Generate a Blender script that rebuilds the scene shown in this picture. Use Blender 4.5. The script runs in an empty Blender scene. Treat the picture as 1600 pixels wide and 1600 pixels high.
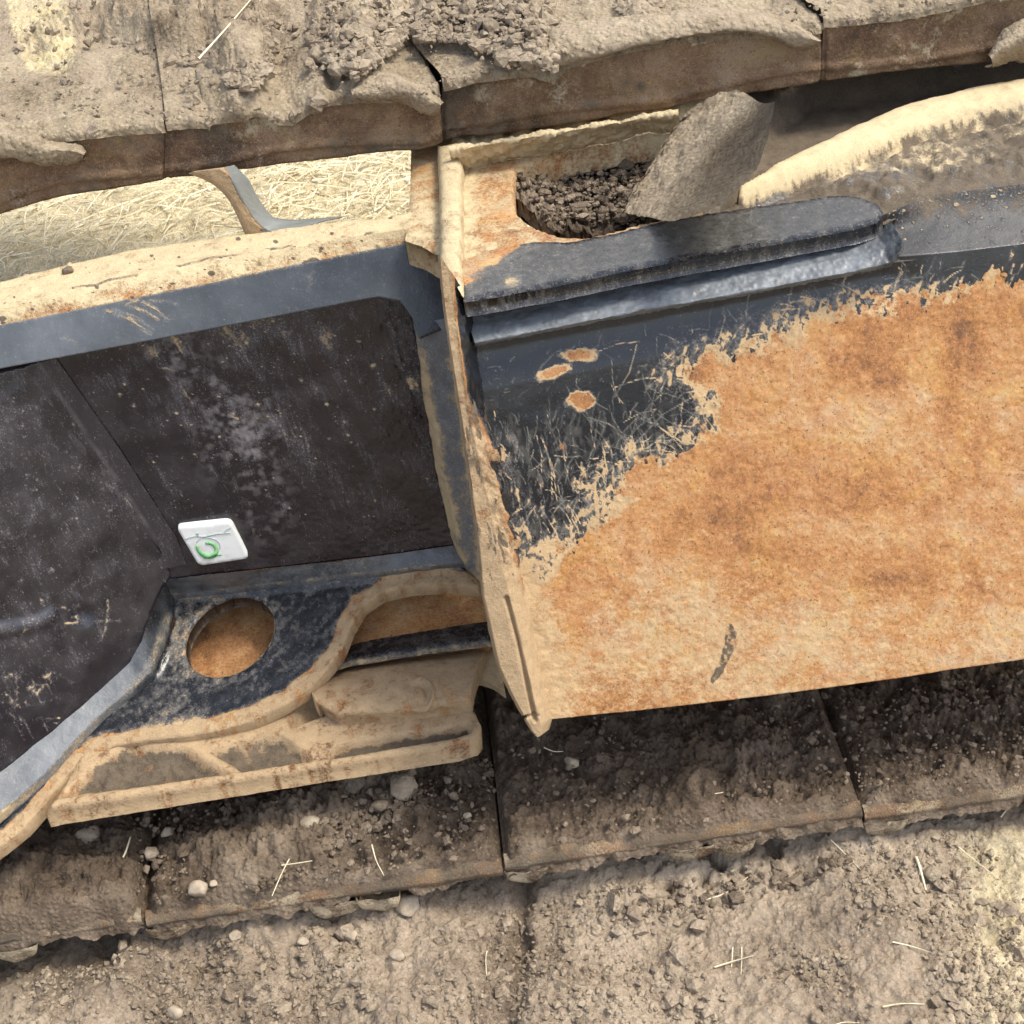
import bpy, math, random
import numpy as np
from mathutils import Matrix, Vector
from mathutils.geometry import delaunay_2d_cdt

SC = bpy.context.scene
COL = SC.collection
rng = np.random.default_rng(7)
random.seed(7)

# ------------------------------------------------------------------ camera
PITCH, ROLL, F = math.radians(38), math.radians(8.5), 2286.0
CAM = np.array([0.0, -0.63, 0.74])
fw = np.array([0, math.cos(PITCH), -math.sin(PITCH)])
up0 = np.array([0, math.sin(PITCH), math.cos(PITCH)])
xx = np.array([1.0, 0, 0])
rt = math.cos(ROLL) * xx - math.sin(ROLL) * up0
up = math.sin(ROLL) * xx + math.cos(ROLL) * up0
cd = bpy.data.cameras.new('camera')
cam = bpy.data.objects.new('camera', cd); COL.objects.link(cam)
m = Matrix.Identity(4)
for i in range(3):
    m[i][0], m[i][1], m[i][2], m[i][3] = rt[i], up[i], -fw[i], CAM[i]
cam.matrix_world = m
cd.sensor_width = 36; cd.sensor_fit = 'HORIZONTAL'; cd.lens = 36 * F / 1600
cd.clip_start = 0.02; cd.clip_end = 200
SC.camera = cam

# ------------------------------------------------------------------ light
SUN_DIR = Vector((0.50, -0.08, 0.86)).normalized()      # towards the sun
w = bpy.data.worlds.new('World'); SC.world = w; w.use_nodes = True
nt = w.node_tree; nt.nodes.clear()
sky = nt.nodes.new('ShaderNodeTexSky'); sky.sky_type = 'NISHITA'; sky.sun_disc = False
sky.sun_elevation = math.asin(SUN_DIR.z); sky.sun_rotation = math.atan2(SUN_DIR.x, SUN_DIR.y)
sky.air_density = 1.0; sky.dust_density = 3.0
bg = nt.nodes.new('ShaderNodeBackground'); bg.inputs[1].default_value = 0.15
wo = nt.nodes.new('ShaderNodeOutputWorld')
hs = nt.nodes.new('ShaderNodeHueSaturation'); hs.inputs['Saturation'].default_value = .62
nt.links.new(sky.outputs[0], hs.inputs['Color']); nt.links.new(hs.outputs[0], bg.inputs[0]); nt.links.new(bg.outputs[0], wo.inputs[0])
sl = bpy.data.lights.new('sun', 'SUN'); sl.energy = 1.5; sl.angle = math.radians(14); sl.color = (1, .94, .80)
so = bpy.data.objects.new('sun', sl); COL.objects.link(so)
so.rotation_euler = SUN_DIR.to_track_quat('Z', 'Y').to_euler()
SC.view_settings.view_transform = 'Standard'; SC.view_settings.look = 'None'
SC.view_settings.gamma = 1; SC.view_settings.use_curve_mapping = False
SC.view_settings.exposure = 1.0
SC.cycles.max_bounces = 6

# ------------------------------------------------------------------ numeric helpers
def A(x): return np.asarray(x, float)

def plane(p, n): n = A(n); return A(p), n / np.linalg.norm(n)
def PL(y, z, t):                      # plane through (0,y,z), normal leaning t degrees up from the front
    t = math.radians(t); return plane((0, y, z), (0, -math.cos(t), math.sin(t)))
def plane3(a, b, c): return plane(a, np.cross(A(b) - A(a), A(c) - A(a)))
def line_plane(a, b, t):
    d = A(b) - A(a); d /= np.linalg.norm(d)
    n = A((0, -math.cos(math.radians(t)), math.sin(math.radians(t))))
    return plane(a, n - d * n.dot(d))
def shift(pl, d): return pl[0] + pl[1] * d, pl[1]

def hit(pts, pl):
    pts = A(pts).reshape(-1, 2)
    d = fw + ((pts[:, :1] - 800) / F) * rt + ((800 - pts[:, 1:]) / F) * up
    t = ((pl[0] - CAM) @ pl[1]) / (d @ pl[1])
    return CAM + d * t[:, None]
def proj(V):
    q = V - CAM; z = q @ fw
    return 800 + F * (q @ rt) / z, 800 - F * (q @ up) / z

def _hash(i, j, k, s):
    h = (i * 374761393 + j * 668265263 + k * 2147483647 + s * 1274126177) & 0xffffffff
    h = ((h ^ (h >> 13)) * 1274126177) & 0xffffffff
    h = ((h ^ (h >> 16)) * 2246822519) & 0xffffffff
    return ((h ^ (h >> 15)) & 0xffffff) / float(0xffffff)
def vnoise(P, s=0):
    I = np.floor(P).astype(np.int64); f = P - I; u = f * f * f * (f * (f * 6 - 15) + 10)
    out = 0
    for a in (0, 1):
        for b in (0, 1):
            for c in (0, 1):
                wgt = (u[:, 0] if a else 1 - u[:, 0]) * (u[:, 1] if b else 1 - u[:, 1]) * (u[:, 2] if c else 1 - u[:, 2])
                out = out + wgt * _hash(I[:, 0] + a, I[:, 1] + b, I[:, 2] + c, s)
    return out
def fbm(P, scale, octv=4, s=0, gain=.5, stretch=None):   # mean 0, about +-0.5
    P = P * scale
    if stretch is not None: P = P * A(stretch)
    t, a, tot = 0, 1.0, 0
    for o in range(octv):
        t = t + a * (vnoise(P + 17.3 * o, s + o) - .5); tot += a; a *= gain; P = P * 2.03
    return t / tot * 1.5
def ss(a, b, x):
    t = np.clip((x - a) / (b - a), 0, 1); return t * t * (3 - 2 * t)

def resample(P, n, smooth=False):
    P = A(P)
    if smooth and len(P) > 2:
        Q = np.vstack([2 * P[0] - P[1], P, 2 * P[-1] - P[-2]]); o = []
        for i in range(1, len(Q) - 2):
            for t in np.linspace(0, 1, 12, endpoint=False):
                a, b, c, d = Q[i - 1], Q[i], Q[i + 1], Q[i + 2]
                o.append(.5 * (2 * b + (c - a) * t + (2 * a - 5 * b + 4 * c - d) * t * t + (3 * b - 3 * c + d - a) * t ** 3))
        o.append(P[-1]); P = A(o)
    L = np.r_[0, np.cumsum(np.linalg.norm(np.diff(P, axis=0), axis=1))]
    s = np.linspace(0, L[-1], n)
    return np.stack([np.interp(s, L, P[:, i]) for i in range(P.shape[1])], 1)
def dline(px, py, pts):               # distance to a polyline, photo pixels
    d = np.full(px.shape, 1e9); pts = A(pts)
    for a, b in zip(pts[:-1], pts[1:]):
        ab = b - a; t = np.clip(((px - a[0]) * ab[0] + (py - a[1]) * ab[1]) / (ab @ ab + 1e-9), 0, 1)
        d = np.minimum(d, np.hypot(px - a[0] - t * ab[0], py - a[1] - t * ab[1]))
    return d
def sdpoly(px, py, pts):              # negative inside
    pts = A(pts); ins = np.zeros(px.shape, bool); n = len(pts)
    for i in range(n):
        a, b = pts[i], pts[(i + 1) % n]
        c = ((a[1] > py) != (b[1] > py)) & (px < (b[0] - a[0]) * (py - a[1]) / (b[1] - a[1] + 1e-12) + a[0])
        ins ^= c
    d = dline(px, py, np.vstack([pts, pts[:1]]))
    return np.where(ins, -d, d)
def scratches(px, py, segs, width=1.2):
    o = np.zeros(px.shape)
    for (x0, y0, x1, y1, st) in segs:
        sel = (px > min(x0, x1) - 8) & (px < max(x0, x1) + 8) & (py > min(y0, y1) - 8) & (py < max(y0, y1) + 8)
        if sel.any():
            mx, my = (x0 + x1) / 2 + (y1 - y0) * .07, (y0 + y1) / 2 - (x1 - x0) * .07
            d = dline(px[sel], py[sel], [(x0, y0), (mx, my), (x1, y1)])
            o[sel] = np.maximum(o[sel], st * np.clip(1.6 - d / width, 0, 1))
    return o

# ------------------------------------------------------------------ object helpers
def empty(name, loc, label=None, cat=None, group=None):
    o = bpy.data.objects.new(name, None); COL.objects.link(o); o.location = loc; o.empty_display_size = .05
    if label: o['label'] = label
    if cat: o['category'] = cat
    if group: o['group'] = group
    return o
def wloc(o):
    l = A((0, 0, 0))
    while o is not None: l = l + A(o.location); o = o.parent
    return l
def link(name, V, faces, mat, parent=None, attrs=None, smooth=True, origin=None):
    V = A(V); base = wloc(parent) if parent else A((0, 0, 0))
    org = A(origin) if origin is not None else (base if parent else V.mean(0))
    me = bpy.data.meshes.new(name)
    W = (V - org).astype(np.float32)
    if isinstance(faces, np.ndarray):
        nf, k = faces.shape
        me.vertices.add(len(W)); me.vertices.foreach_set('co', W.ravel())
        me.loops.add(nf * k); me.loops.foreach_set('vertex_index', faces.ravel().astype(np.int32))
        me.polygons.add(nf); me.polygons.foreach_set('loop_start', np.arange(0, nf * k, k, dtype=np.int32))
        try: me.polygons.foreach_set('loop_total', np.full(nf, k, np.int32))
        except Exception: pass
        me.update(calc_edges=True)
    else:
        me.from_pydata(W.tolist(), [], faces); me.update()
    me.polygons.foreach_set('use_smooth', np.full(len(me.polygons), smooth))
    if attrs:
        for k, v in attrs.items():
            at = me.attributes.new(k, 'FLOAT', 'POINT')
            vv = np.zeros(len(W), np.float32); vv[:len(v)] = v
            if len(v) < len(W): vv[len(v):] = np.median(v)
            at.data.foreach_set('value', vv)
    me.materials.append(mat)
    o = bpy.data.objects.new(name, me); COL.objects.link(o)
    if parent: o.parent = parent; o.location = org - base
    else: o.location = org
    return o
def tag(o, label=None, cat=None, group=None, kind=None):
    if label: o['label'] = label
    if cat: o['category'] = cat
    if group: o['group'] = group
    if kind: o['kind'] = kind
    return o

def gridfaces(nr, nc, off=0):
    i = np.arange((nr - 1) * (nc - 1)); r, c = i // (nc - 1), i % (nc - 1); a = r * nc + c + off
    return np.stack([a, a + nc, a + nc + 1, a + 1], 1)
def gridnormals(V, nr, nc):
    G = V.reshape(nr, nc, 3); du = np.gradient(G, axis=1); dv = np.gradient(G, axis=0)
    N = np.cross(dv, du).reshape(-1, 3); return N / (np.linalg.norm(N, axis=1, keepdims=True) + 1e-12)
def finish(name, V, N, F_, loops, mat, parent, thick, disp, attr, smooth=True, back=None):
    px, py = proj(V)
    if disp is not None: V = V + N * disp(V, px, py)[:, None]
    at = attr(V, px, py) if attr else None
    faces = [tuple(f) for f in F_.tolist()] if thick else F_
    if thick:
        nm = N.mean(0) if back is None else -A(back); nm = nm / np.linalg.norm(nm)
        allV = [V]; base = len(V)
        for lp in loops:
            k = len(lp); allV.append(V[lp] - nm * thick)
            for i in range(k):
                j = (i + 1) % k; faces.append((lp[i], lp[j], base + j, base + i))
            base += k
        b0 = len(V); k = len(loops[0])
        if len(loops) == 1: faces.append(tuple(range(b0, b0 + k))[::-1])
        V = np.vstack(allV)
        if at:
            at = {q: np.concatenate([np.asarray(v, float)] + [np.asarray(v, float)[lp] for lp in loops]) for q, v in at.items()}
    return link(name, V, faces, mat, parent, at, smooth)
def loft(name, rails, nu, nvs, mat, parent=None, thick=0, disp=None, attr=None, smooth_rails=False, curve=False, back=None):
    R_ = [resample(r, nu, smooth_rails) for r in rails]
    if isinstance(nvs, int): nvs = [nvs] * (len(rails) - 1)
    if curve and len(rails) > 2:
        Q = [2 * R_[0] - R_[1]] + R_ + [2 * R_[-1] - R_[-2]]; rows = []
        for i, n in enumerate(nvs):
            a, b, c, d = Q[i], Q[i + 1], Q[i + 2], Q[i + 3]
            for t in np.linspace(0, 1, n, endpoint=False):
                rows.append(.5 * (2 * b + (c - a) * t + (2 * a - 5 * b + 4 * c - d) * t * t + (3 * b - 3 * c + d - a) * t ** 3))
        rows.append(R_[-1])
    else:
        rows = []
        for i, n in enumerate(nvs):
            for t in np.linspace(0, 1, n, endpoint=False): rows.append(R_[i] * (1 - t) + R_[i + 1] * t)
        rows.append(R_[-1])
    nr = len(rows); V = np.vstack(rows); N = gridnormals(V, nr, nu)
    if (N @ (CAM - V.mean(0))).mean() < 0: N = -N
    F_ = gridfaces(nr, nu)
    lp = list(range(nu)) + [r * nu + nu - 1 for r in range(1, nr)] + [(nr - 1) * nu + c for c in range(nu - 2, -1, -1)] + [r * nu for r in range(nr - 2, 0, -1)]
    return finish(name, V, N, F_, [lp], mat, parent, thick, disp, attr, back=back)
def plate(name, outline, pl, mat, parent=None, holes=(), step=4, thick=.01, disp=None, attr=None, smooth_out=False, bevel=0, back=None):
    """a flat plate traced on its own plane, cut by Delaunay so that its edges stay clean"""
    def dense(p, closed=True):
        p = A(p); q = np.vstack([p, p[:1]])
        n = max(8, int(np.linalg.norm(np.diff(q, axis=0), axis=1).sum() / step))
        return resample(q, n + 1, smooth_out)[:-1]
    loops2 = [dense(outline)] + [dense(h) for h in holes]
    x0, y0 = loops2[0].min(0); x1, y1 = loops2[0].max(0)
    gx, gy = np.meshgrid(np.arange(x0, x1, step), np.arange(y0, y1, step)); gx = gx.ravel() + (np.arange(gx.size) // gx.shape[1] % 2) * step * .5; gy = gy.ravel()
    keep = sdpoly(gx, gy, loops2[0]) < -step * .45
    for h in loops2[1:]: keep &= sdpoly(gx, gy, h) > step * .45
    P2 = [tuple(p) for L in loops2 for p in L]; E = []; o = 0; lps = []
    for L in loops2:
        k = len(L); E += [(o + i, o + (i + 1) % k) for i in range(k)]; lps.append(list(range(o, o + k))); o += k
    P2 += list(zip(gx[keep].tolist(), gy[keep].tolist()))
    vo, eo, fo, ov, oe, of = delaunay_2d_cdt([Vector(p) for p in P2], E, [], 0, 1e-4)
    mp = {}
    for i, src in enumerate(ov):
        for s in src: mp[s] = i
    U = A([(v.x, v.y) for v in vo]); T = np.array([f for f in fo if len(f) == 3])
    c = U[T].mean(1); ok = sdpoly(c[:, 0], c[:, 1], loops2[0]) < 0
    for h in loops2[1:]: ok &= sdpoly(c[:, 0], c[:, 1], h) > 0
    T = T[ok]; V = hit(U, pl); N = np.repeat(pl[1][None], len(V), 0)
    if pl[1] @ (CAM - pl[0]) < 0: N = -N
    a, b, cc = V[T[:, 0]], V[T[:, 1]], V[T[:, 2]]
    flip = np.einsum('ij,ij->i', np.cross(b - a, cc - a), N[T[:, 0]]) < 0
    T[flip] = T[flip][:, ::-1]
    dd = disp
    if bevel:
        def dd(V_, px, py, d0=disp):
            e = -sdpoly(px, py, loops2[0])
            for h in loops2[1:]: e = np.minimum(e, sdpoly(px, py, h))
            q = np.clip(1 - e / (bevel * 2800), 0, 1); r = -bevel * (1 - np.sqrt(np.clip(1 - q * q, 0, 1)))
            return r + (d0(V_, px, py) if d0 else 0)
    return finish(name, V, N, T, [[mp[i] for i in L] for L in lps], mat, parent, thick, dd, attr, back=back)

# ------------------------------------------------------------------ materials
def newmat(name):
    mt = bpy.data.materials.new(name); mt.use_nodes = True; nt = mt.node_tree; nt.nodes.clear()
    out = nt.nodes.new('ShaderNodeOutputMaterial'); b = nt.nodes.new('ShaderNodeBsdfPrincipled')
    nt.links.new(b.outputs[0], out.inputs[0]); return mt, nt, b
class NT:
    def __init__(s, nt): s.nt = nt; s.pos = nt.nodes.new('ShaderNodeNewGeometry').outputs['Position']
    def noise(s, scale, detail=5, rough=.6, stretch=None, dist=0):
        n = s.nt.nodes.new('ShaderNodeTexNoise'); n.inputs['Scale'].default_value = scale
        n.inputs['Detail'].default_value = detail; n.inputs['Roughness'].default_value = rough; n.inputs['Distortion'].default_value = dist
        src = s.pos
        if stretch:
            mp = s.nt.nodes.new('ShaderNodeMapping'); mp.inputs['Scale'].default_value = stretch
            s.nt.links.new(s.pos, mp.inputs[0]); src = mp.outputs[0]
        s.nt.links.new(src, n.inputs['Vector']); return n.outputs[0]
    def vor(s, scale, feat='F1'):
        n = s.nt.nodes.new('ShaderNodeTexVoronoi'); n.inputs['Scale'].default_value = scale; n.feature = feat
        s.nt.links.new(s.pos, n.inputs['Vector']); return n.outputs[0]
    def attr(s, name):
        n = s.nt.nodes.new('ShaderNodeAttribute'); n.attribute_name = name; return n.outputs['Fac']
    def math(s, op, a, b=None, c=None, clamp=False):
        n = s.nt.nodes.new('ShaderNodeMath'); n.operation = op; n.use_clamp = clamp
        for i, v in enumerate((a, b, c)):
            if v is None: continue
            if isinstance(v, (int, float)): n.inputs[i].default_value = v
            else: s.nt.links.new(v, n.inputs[i])
        return n.outputs[0]
    def step(s, x, lo, hi):
        n = s.nt.nodes.new('ShaderNodeMapRange'); n.interpolation_type = 'SMOOTHSTEP'
        n.inputs[1].default_value = lo; n.inputs[2].default_value = hi; s.nt.links.new(x, n.inputs[0]); return n.outputs[0]
    def ramp(s, x, stops):
        n = s.nt.nodes.new('ShaderNodeValToRGB'); e = n.color_ramp.elements
        while len(e) > 1: e.remove(e[-1])
        e[0].position = stops[0][0]; e[0].color = (*stops[0][1], 1)
        for p, c in stops[1:]: q = e.new(p); q.color = (*c, 1)
        s.nt.links.new(x, n.inputs[0]); return n.outputs[0]
    def mix(s, f, a, b, kind='MIX'):
        n = s.nt.nodes.new('ShaderNodeMix'); n.data_type = 'RGBA'; n.blend_type = kind
        for k, v in ((0, f), (6, a), (7, b)):
            if isinstance(v, (int, float)): n.inputs[k].default_value = v
            elif isinstance(v, tuple): n.inputs[k].default_value = (*v, 1)
            else: s.nt.links.new(v, n.inputs[k])
        return n.outputs[2]
    def fmix(s, f, a, b):
        return s.math('ADD', s.math('MULTIPLY', s.math('SUBTRACT', 1, f), a), s.math('MULTIPLY', f, b))
    def bump(s, h, strength, dist, b):
        n = s.nt.nodes.new('ShaderNodeBump'); n.inputs['Strength'].default_value = strength; n.inputs['Distance'].default_value = dist
        s.nt.links.new(h, n.inputs['Height']); s.nt.links.new(n.outputs[0], b.inputs['Normal'])
    def to(s, v, sock):
        if isinstance(v, (int, float)): sock.default_value = v
        else: s.nt.links.new(v, sock)

def steel(name, rust, paint=(.010, .011, .015), dust=(.46, .35, .205), prough=.33, filmc=(.20, .185, .165), film_sheen_col=(.185, .205, .225), fstretch=.5, bumps=.8):
    """bare rusty steel under black paint under dust: each layer's mask lives on the mesh"""
    mt, nt, b = newmat(name); q = NT(nt)
    big, mid, fine = q.noise(22, 6, .62, dist=.6), q.noise(120, 6, .7), q.noise(560, 4, .75)
    hue, vf = q.noise(38, 7, .7, dist=1.0), q.noise(1100, 3, .8)
    rv = q.math('ADD', q.math('MULTIPLY', big, .55), q.math('ADD', q.math('MULTIPLY', mid, .45), q.math('MULTIPLY', fine, .45)))
    rv = q.math('ADD', q.math('SUBTRACT', rv, .225), q.attr('tone'))
    rc = q.ramp(rv, rust)
    rc = q.mix(q.math('MULTIPLY', q.step(hue, .48, .66), .55), rc, q.mix(1.0, rc, (1.08, 1.16, .80), 'MULTIPLY'))
    rc = q.mix(q.math('MULTIPLY', q.step(hue, .48, .34), .45), rc, q.mix(1.0, rc, (.84, .84, 1.12), 'MULTIPLY'))
    rc = q.mix(q.math('MULTIPLY', q.step(q.noise(700, 2, .5), .63, .70), .8), rc, (.13, .06, .025))
    rc = q.mix(q.math('MULTIPLY', q.step(vf, .55, .66), .40), rc, (.66, .47, .27))
    film_sheen = q.noise(210, 9, .82, stretch=(1, 1, fstretch))
    fa = q.math('ADD', film_sheen, q.math('MULTIPLY', q.attr('dust'), .45))
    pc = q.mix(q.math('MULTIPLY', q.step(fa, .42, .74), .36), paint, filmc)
    pc = q.mix(q.math('MULTIPLY', q.attr('film_sheen'), q.math('ADD', .55, q.math('MULTIPLY', film_sheen, .9))), pc, film_sheen_col)  # sky reflection painted over the black paint; also real film and scuffs
    pc = q.mix(q.math('MULTIPLY', q.step(q.math('ADD', vf, q.math('MULTIPLY', fa, .35)), .74, .90), .75), pc, (.36, .33, .29))
    pm = q.step(q.math('ADD', q.attr('paint'), q.math('MULTIPLY', q.math('SUBTRACT', mid, .5), .75)), .42, .58)
    dn = q.math('ADD', q.math('MULTIPLY', q.math('SUBTRACT', mid, .5), 1.0), q.math('MULTIPLY', q.math('SUBTRACT', fine, .5), .9))
    dm = q.step(q.math('ADD', q.attr('dust'), dn), .30, .72)
    dv = q.math('ADD', q.math('MULTIPLY', mid, .5), q.math('MULTIPLY', vf, .5))
    dc = q.ramp(dv, [(.3, tuple(.62 * c for c in dust)), (.5, dust), (.68, tuple(min(1, 1.22 * c) for c in dust))])
    sm = q.step(q.math('ADD', q.attr('soil'), dn), .30, .70)
    sc = q.ramp(dv, [(.3, (.045, .034, .022)), (.62, (.17, .13, .088))])
    c = q.mix(pm, rc, pc); c = q.mix(dm, c, dc); c = q.mix(sm, c, sc)
    q.to(c, b.inputs['Base Color'])
    r = q.fmix(pm, .78, q.math('ADD', prough - .12, q.math('ADD', q.math('MULTIPLY', q.step(fa, .40, .75), .38), q.math('MULTIPLY', q.attr('film_sheen'), .22)))); r = q.fmix(dm, r, .9); r = q.fmix(sm, r, .95)
    q.to(r, b.inputs['Roughness'])
    hgt = q.math('ADD', q.math('MULTIPLY', mid, q.fmix(pm, .40, .30)), q.math('ADD', q.math('MULTIPLY', fine, q.fmix(pm, .8, .12)), q.math('MULTIPLY', vf, q.fmix(pm, .35, .02))))
    hgt = q.math('ADD', hgt, q.math('MULTIPLY', dm, .45))
    b.inputs['Specular IOR Level'].default_value = .6
    q.bump(hgt, bumps, .0013, b)
    return mt
def earth(name, stops, bump=1.0, dist=.003, straw=None, scale=1):
    mt, nt, b = newmat(name); q = NT(nt)
    big, mid, fine = q.noise(14 * scale, 5, .6), q.noise(95 * scale, 7, .75), q.noise(480 * scale, 5, .8)
    v = q.math('SUBTRACT', q.math('ADD', q.math('MULTIPLY', big, .5), q.math('ADD', q.math('MULTIPLY', mid, .5), q.math('MULTIPLY', fine, .6))), .30)
    c = q.ramp(v, stops)
    grain = q.step(q.vor(330 * scale), .15, .6)
    c = q.mix(q.math('MULTIPLY', grain, .25), c, q.mix(.5, c, (.03, .024, .018)))
    if straw:
        sn = q.noise(260, 5, .7, stretch=(1, .28, 1), dist=1.2)
        sc = q.ramp(sn, straw)
        c = q.mix(q.step(q.math('ADD', q.attr('straw'), q.math('MULTIPLY', q.math('SUBTRACT', mid, .5), .9)), .35, .7), c, sc)
    c = q.mix(q.attr('dry'), c, q.mix(.6, c, (.46, .37, .27)))
    c = q.mix(q.attr('damp_shade'), c, q.mix(.75, c, (.07, .052, .036)))
    q.to(c, b.inputs['Base Color']); b.inputs['Roughness'].default_value = .95
    b.inputs['Specular IOR Level'].default_value = .2
    h = q.math('ADD', q.math('MULTIPLY', mid, .6), q.math('ADD', q.math('MULTIPLY', fine, .35), q.math('MULTIPLY', grain, -.25)))
    q.bump(h, bump, dist, b); return mt
def plain(name, stops, rough=.8, scale=150, bump=.4):
    mt, nt, b = newmat(name); q = NT(nt); n = q.noise(scale, 6, .7)
    q.to(q.ramp(n, stops), b.inputs['Base Color']); b.inputs['Roughness'].default_value = rough
    if bump: q.bump(n, bump, .001, b)
    return mt

RUST = [(.32, (.15, .065, .025)), (.42, (.36, .155, .05)), (.50, (.48, .235, .085)), (.58, (.55, .32, .145)), (.68, (.60, .42, .24))]
RUST_DULL = [(.32, (.07, .042, .024)), (.44, (.15, .085, .045)), (.56, (.23, .145, .08)), (.70, (.31, .22, .135))]
M = dict(
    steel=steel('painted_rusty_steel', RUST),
    ledge=steel('dusty_black_steel', RUST, film_sheen_col=(.20, .195, .165)),
    matt=steel('dull_black_steel', RUST, filmc=(.07, .066, .062), prough=.62),
    panel=steel('black_gloss_steel', RUST, paint=(.0065, .0064, .0125), filmc=(.050, .046, .068), prough=.27, film_sheen_col=(.28, .255, .265), fstretch=.10),
    side=steel('rusted_outer_steel', [(.31, (.19, .085, .034)), (.42, (.39, .165, .054)), (.50, (.48, .225, .080)), (.58, (.53, .295, .13)), (.69, (.58, .395, .225))], dust=(.55, .385, .21), film_sheen_col=(.30, .285, .24), prough=.22, bumps=.30),
    sandy=steel('sandy_yellow_steel', RUST, dust=(.56, .445, .265)),
    cast=steel('dusty_cast_steel', RUST, dust=(.43, .305, .175), film_sheen_col=(.17, .18, .17)),
    brown=steel('brown_worn_steel', RUST_DULL, dust=(.52, .43, .29)),
    soil=earth('damp_soil', [(.33, (.060, .042, .029)), (.48, (.135, .098, .068)), (.62, (.22, .165, .12)), (.75, (.32, .25, .19))]),
    ground=earth('dry_soil', [(.30, (.11, .082, .06)), (.43, (.26, .20, .145)), (.55, (.41, .33, .245)), (.70, (.57, .48, .37))],
                 straw=[(.30, (.36, .28, .15)), (.45, (.58, .49, .30)), (.6, (.72, .63, .43)), (.75, (.80, .74, .56))]),
    crust=earth('dried_mud', [(.34, (.10, .072, .044)), (.44, (.24, .185, .12)), (.55, (.38, .31, .205)), (.67, (.54, .46, .32))], bump=1.0,
                straw=[(.30, (.38, .28, .12)), (.5, (.66, .56, .30)), (.7, (.80, .72, .48))]),
    clod=earth('crumbled_soil', [(.30, (.11, .08, .055)), (.46, (.25, .195, .135)), (.60, (.40, .33, .24)), (.75, (.55, .47, .35))], bump=.7),
    stone=plain('pale_stone', [(.3, (.20, .155, .11)), (.5, (.34, .275, .20)), (.7, (.48, .41, .31))]),
    straw=plain('dry_straw', [(.3, (.52, .43, .26)), (.5, (.72, .64, .44)), (.7, (.82, .76, .58))], .7, 60, 0),
    white=plain('white_plastic', [(.36, (.60, .60, .56)), (.5, (.76, .78, .77)), (.7, (.82, .84, .84))], .45, 70, .1),
    green=plain('green_print', [(.35, (.10, .42, .14)), (.65, (.30, .62, .28))], .5, 300, 0),
    grey=plain('grey_print', [(.35, (.35, .45, .40)), (.65, (.55, .62, .58))], .5, 300, 0),
)

# ------------------------------------------------------------------ reference planes
ZT = .385                                        # top of the track frame
TOP = plane((0, 0, ZT), (0, 0, 1))
SIDE = PL(-.008, .362, 18)                       # outer side plate
EDGE = shift(SIDE, .014)                         # front edge of the end plate, proud of it
ZS = .07                                         # inside face of the lower shoes
SHOE = plane((0, 0, ZS), (0, 0, 1))
GZ = .044                                        # ground level in front of the track
YU = .155                                         # outer end of the upper shoes
UP = PL(YU, .42, 0)

frame = empty('undercarriage', (0, .05, .06), 'excavator undercarriage of black painted and rusty steel plates between the upper and lower track', 'undercarriage')
belt = empty('crawler_track', (0, .15, .04), 'mud-caked steel crawler track running above and below the rusty frame', 'crawler track')

def cst(V, v): return np.full(len(V), float(v))
def earth_attr(V, dry=0, damp_shade=0): return dict(dry=cst(V, dry) if np.isscalar(dry) else dry, damp_shade=cst(V, damp_shade) if np.isscalar(damp_shade) else damp_shade)
def edge_rough(amp, sc=260, s=3):
    return lambda V, px, py: amp * fbm(V, sc, 4, s)

# ------------------------------------------------------------------ top plate with the slot
slot = [(806, 262), (801, 300), (806, 330), (828, 352), (868, 366), (915, 369), (985, 352), (1045, 338), (1075, 270), (1090, 195), (1050, 203), (900, 232)]
top_out = [(642, 215), (640, 300), (632, 372), (655, 379), (690, 398), (722, 455), (900, 425), (1100, 390), (1300, 352), (1385, 345),
           (1450, 310), (1600, 290), (1720, 268), (2150, 203), (2150, -45), (1720, 20), (1500, 45), (1200, 90), (900, 150)]
arc_c = [(1160, 312), (1215, 282), (1270, 258), (1335, 228), (1420, 193), (1520, 166), (1620, 148), (1730, 140), (2150, 118)]
def top_disp(V, px, py):
    h = .0012 * fbm(V, 120, 4, 5)
    web = sdpoly(px, py, [(1185, 180), (1260, 120), (1500, 90), (1730, 80), (2200, 10), (2200, 75), (1730, 135), (1520, 142), (1420, 168), (1330, 203), (1250, 248), (1170, 302), (1120, 330)])
    h -= .016 * ss(4, -14, web)
    d = dline(px, py, arc_c); wd = np.interp(px, [1160, 1250, 1400, 1600], [8, 17, 22, 20])
    h += .008 * np.sqrt(np.clip(1 - (d / wd) ** 2, 0, 1))
    h -= .005 * ss(14, 2, dline(px, py, [(x + 6, y + np.interp(x, [1160, 1250, 1400, 1600], [11, 25, 31, 28])) for x, y in arc_c]))
    dep = sdpoly(px, py, [(1090, 345), (1200, 305), (1300, 275), (1420, 222), (1600, 180), (1730, 160), (2200, 130), (2200, 196), (1730, 268), (1600, 288), (1450, 308), (1385, 330), (1200, 315)])
    h += ss(0, -25, dep) * (.003 + .006 * fbm(V, 60, 5, 8) + .004 * fbm(V, 220, 3, 9))
    rim = ss(24, 0, dline(px, py, [(715, 232), (900, 205), (1060, 178), (1100, 160)])) * ss(690, 730, px) * ss(1120, 1080, px)
    h += rim * (.008 + .012 * fbm(V, 130, 4, 4))
    return h
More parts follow.
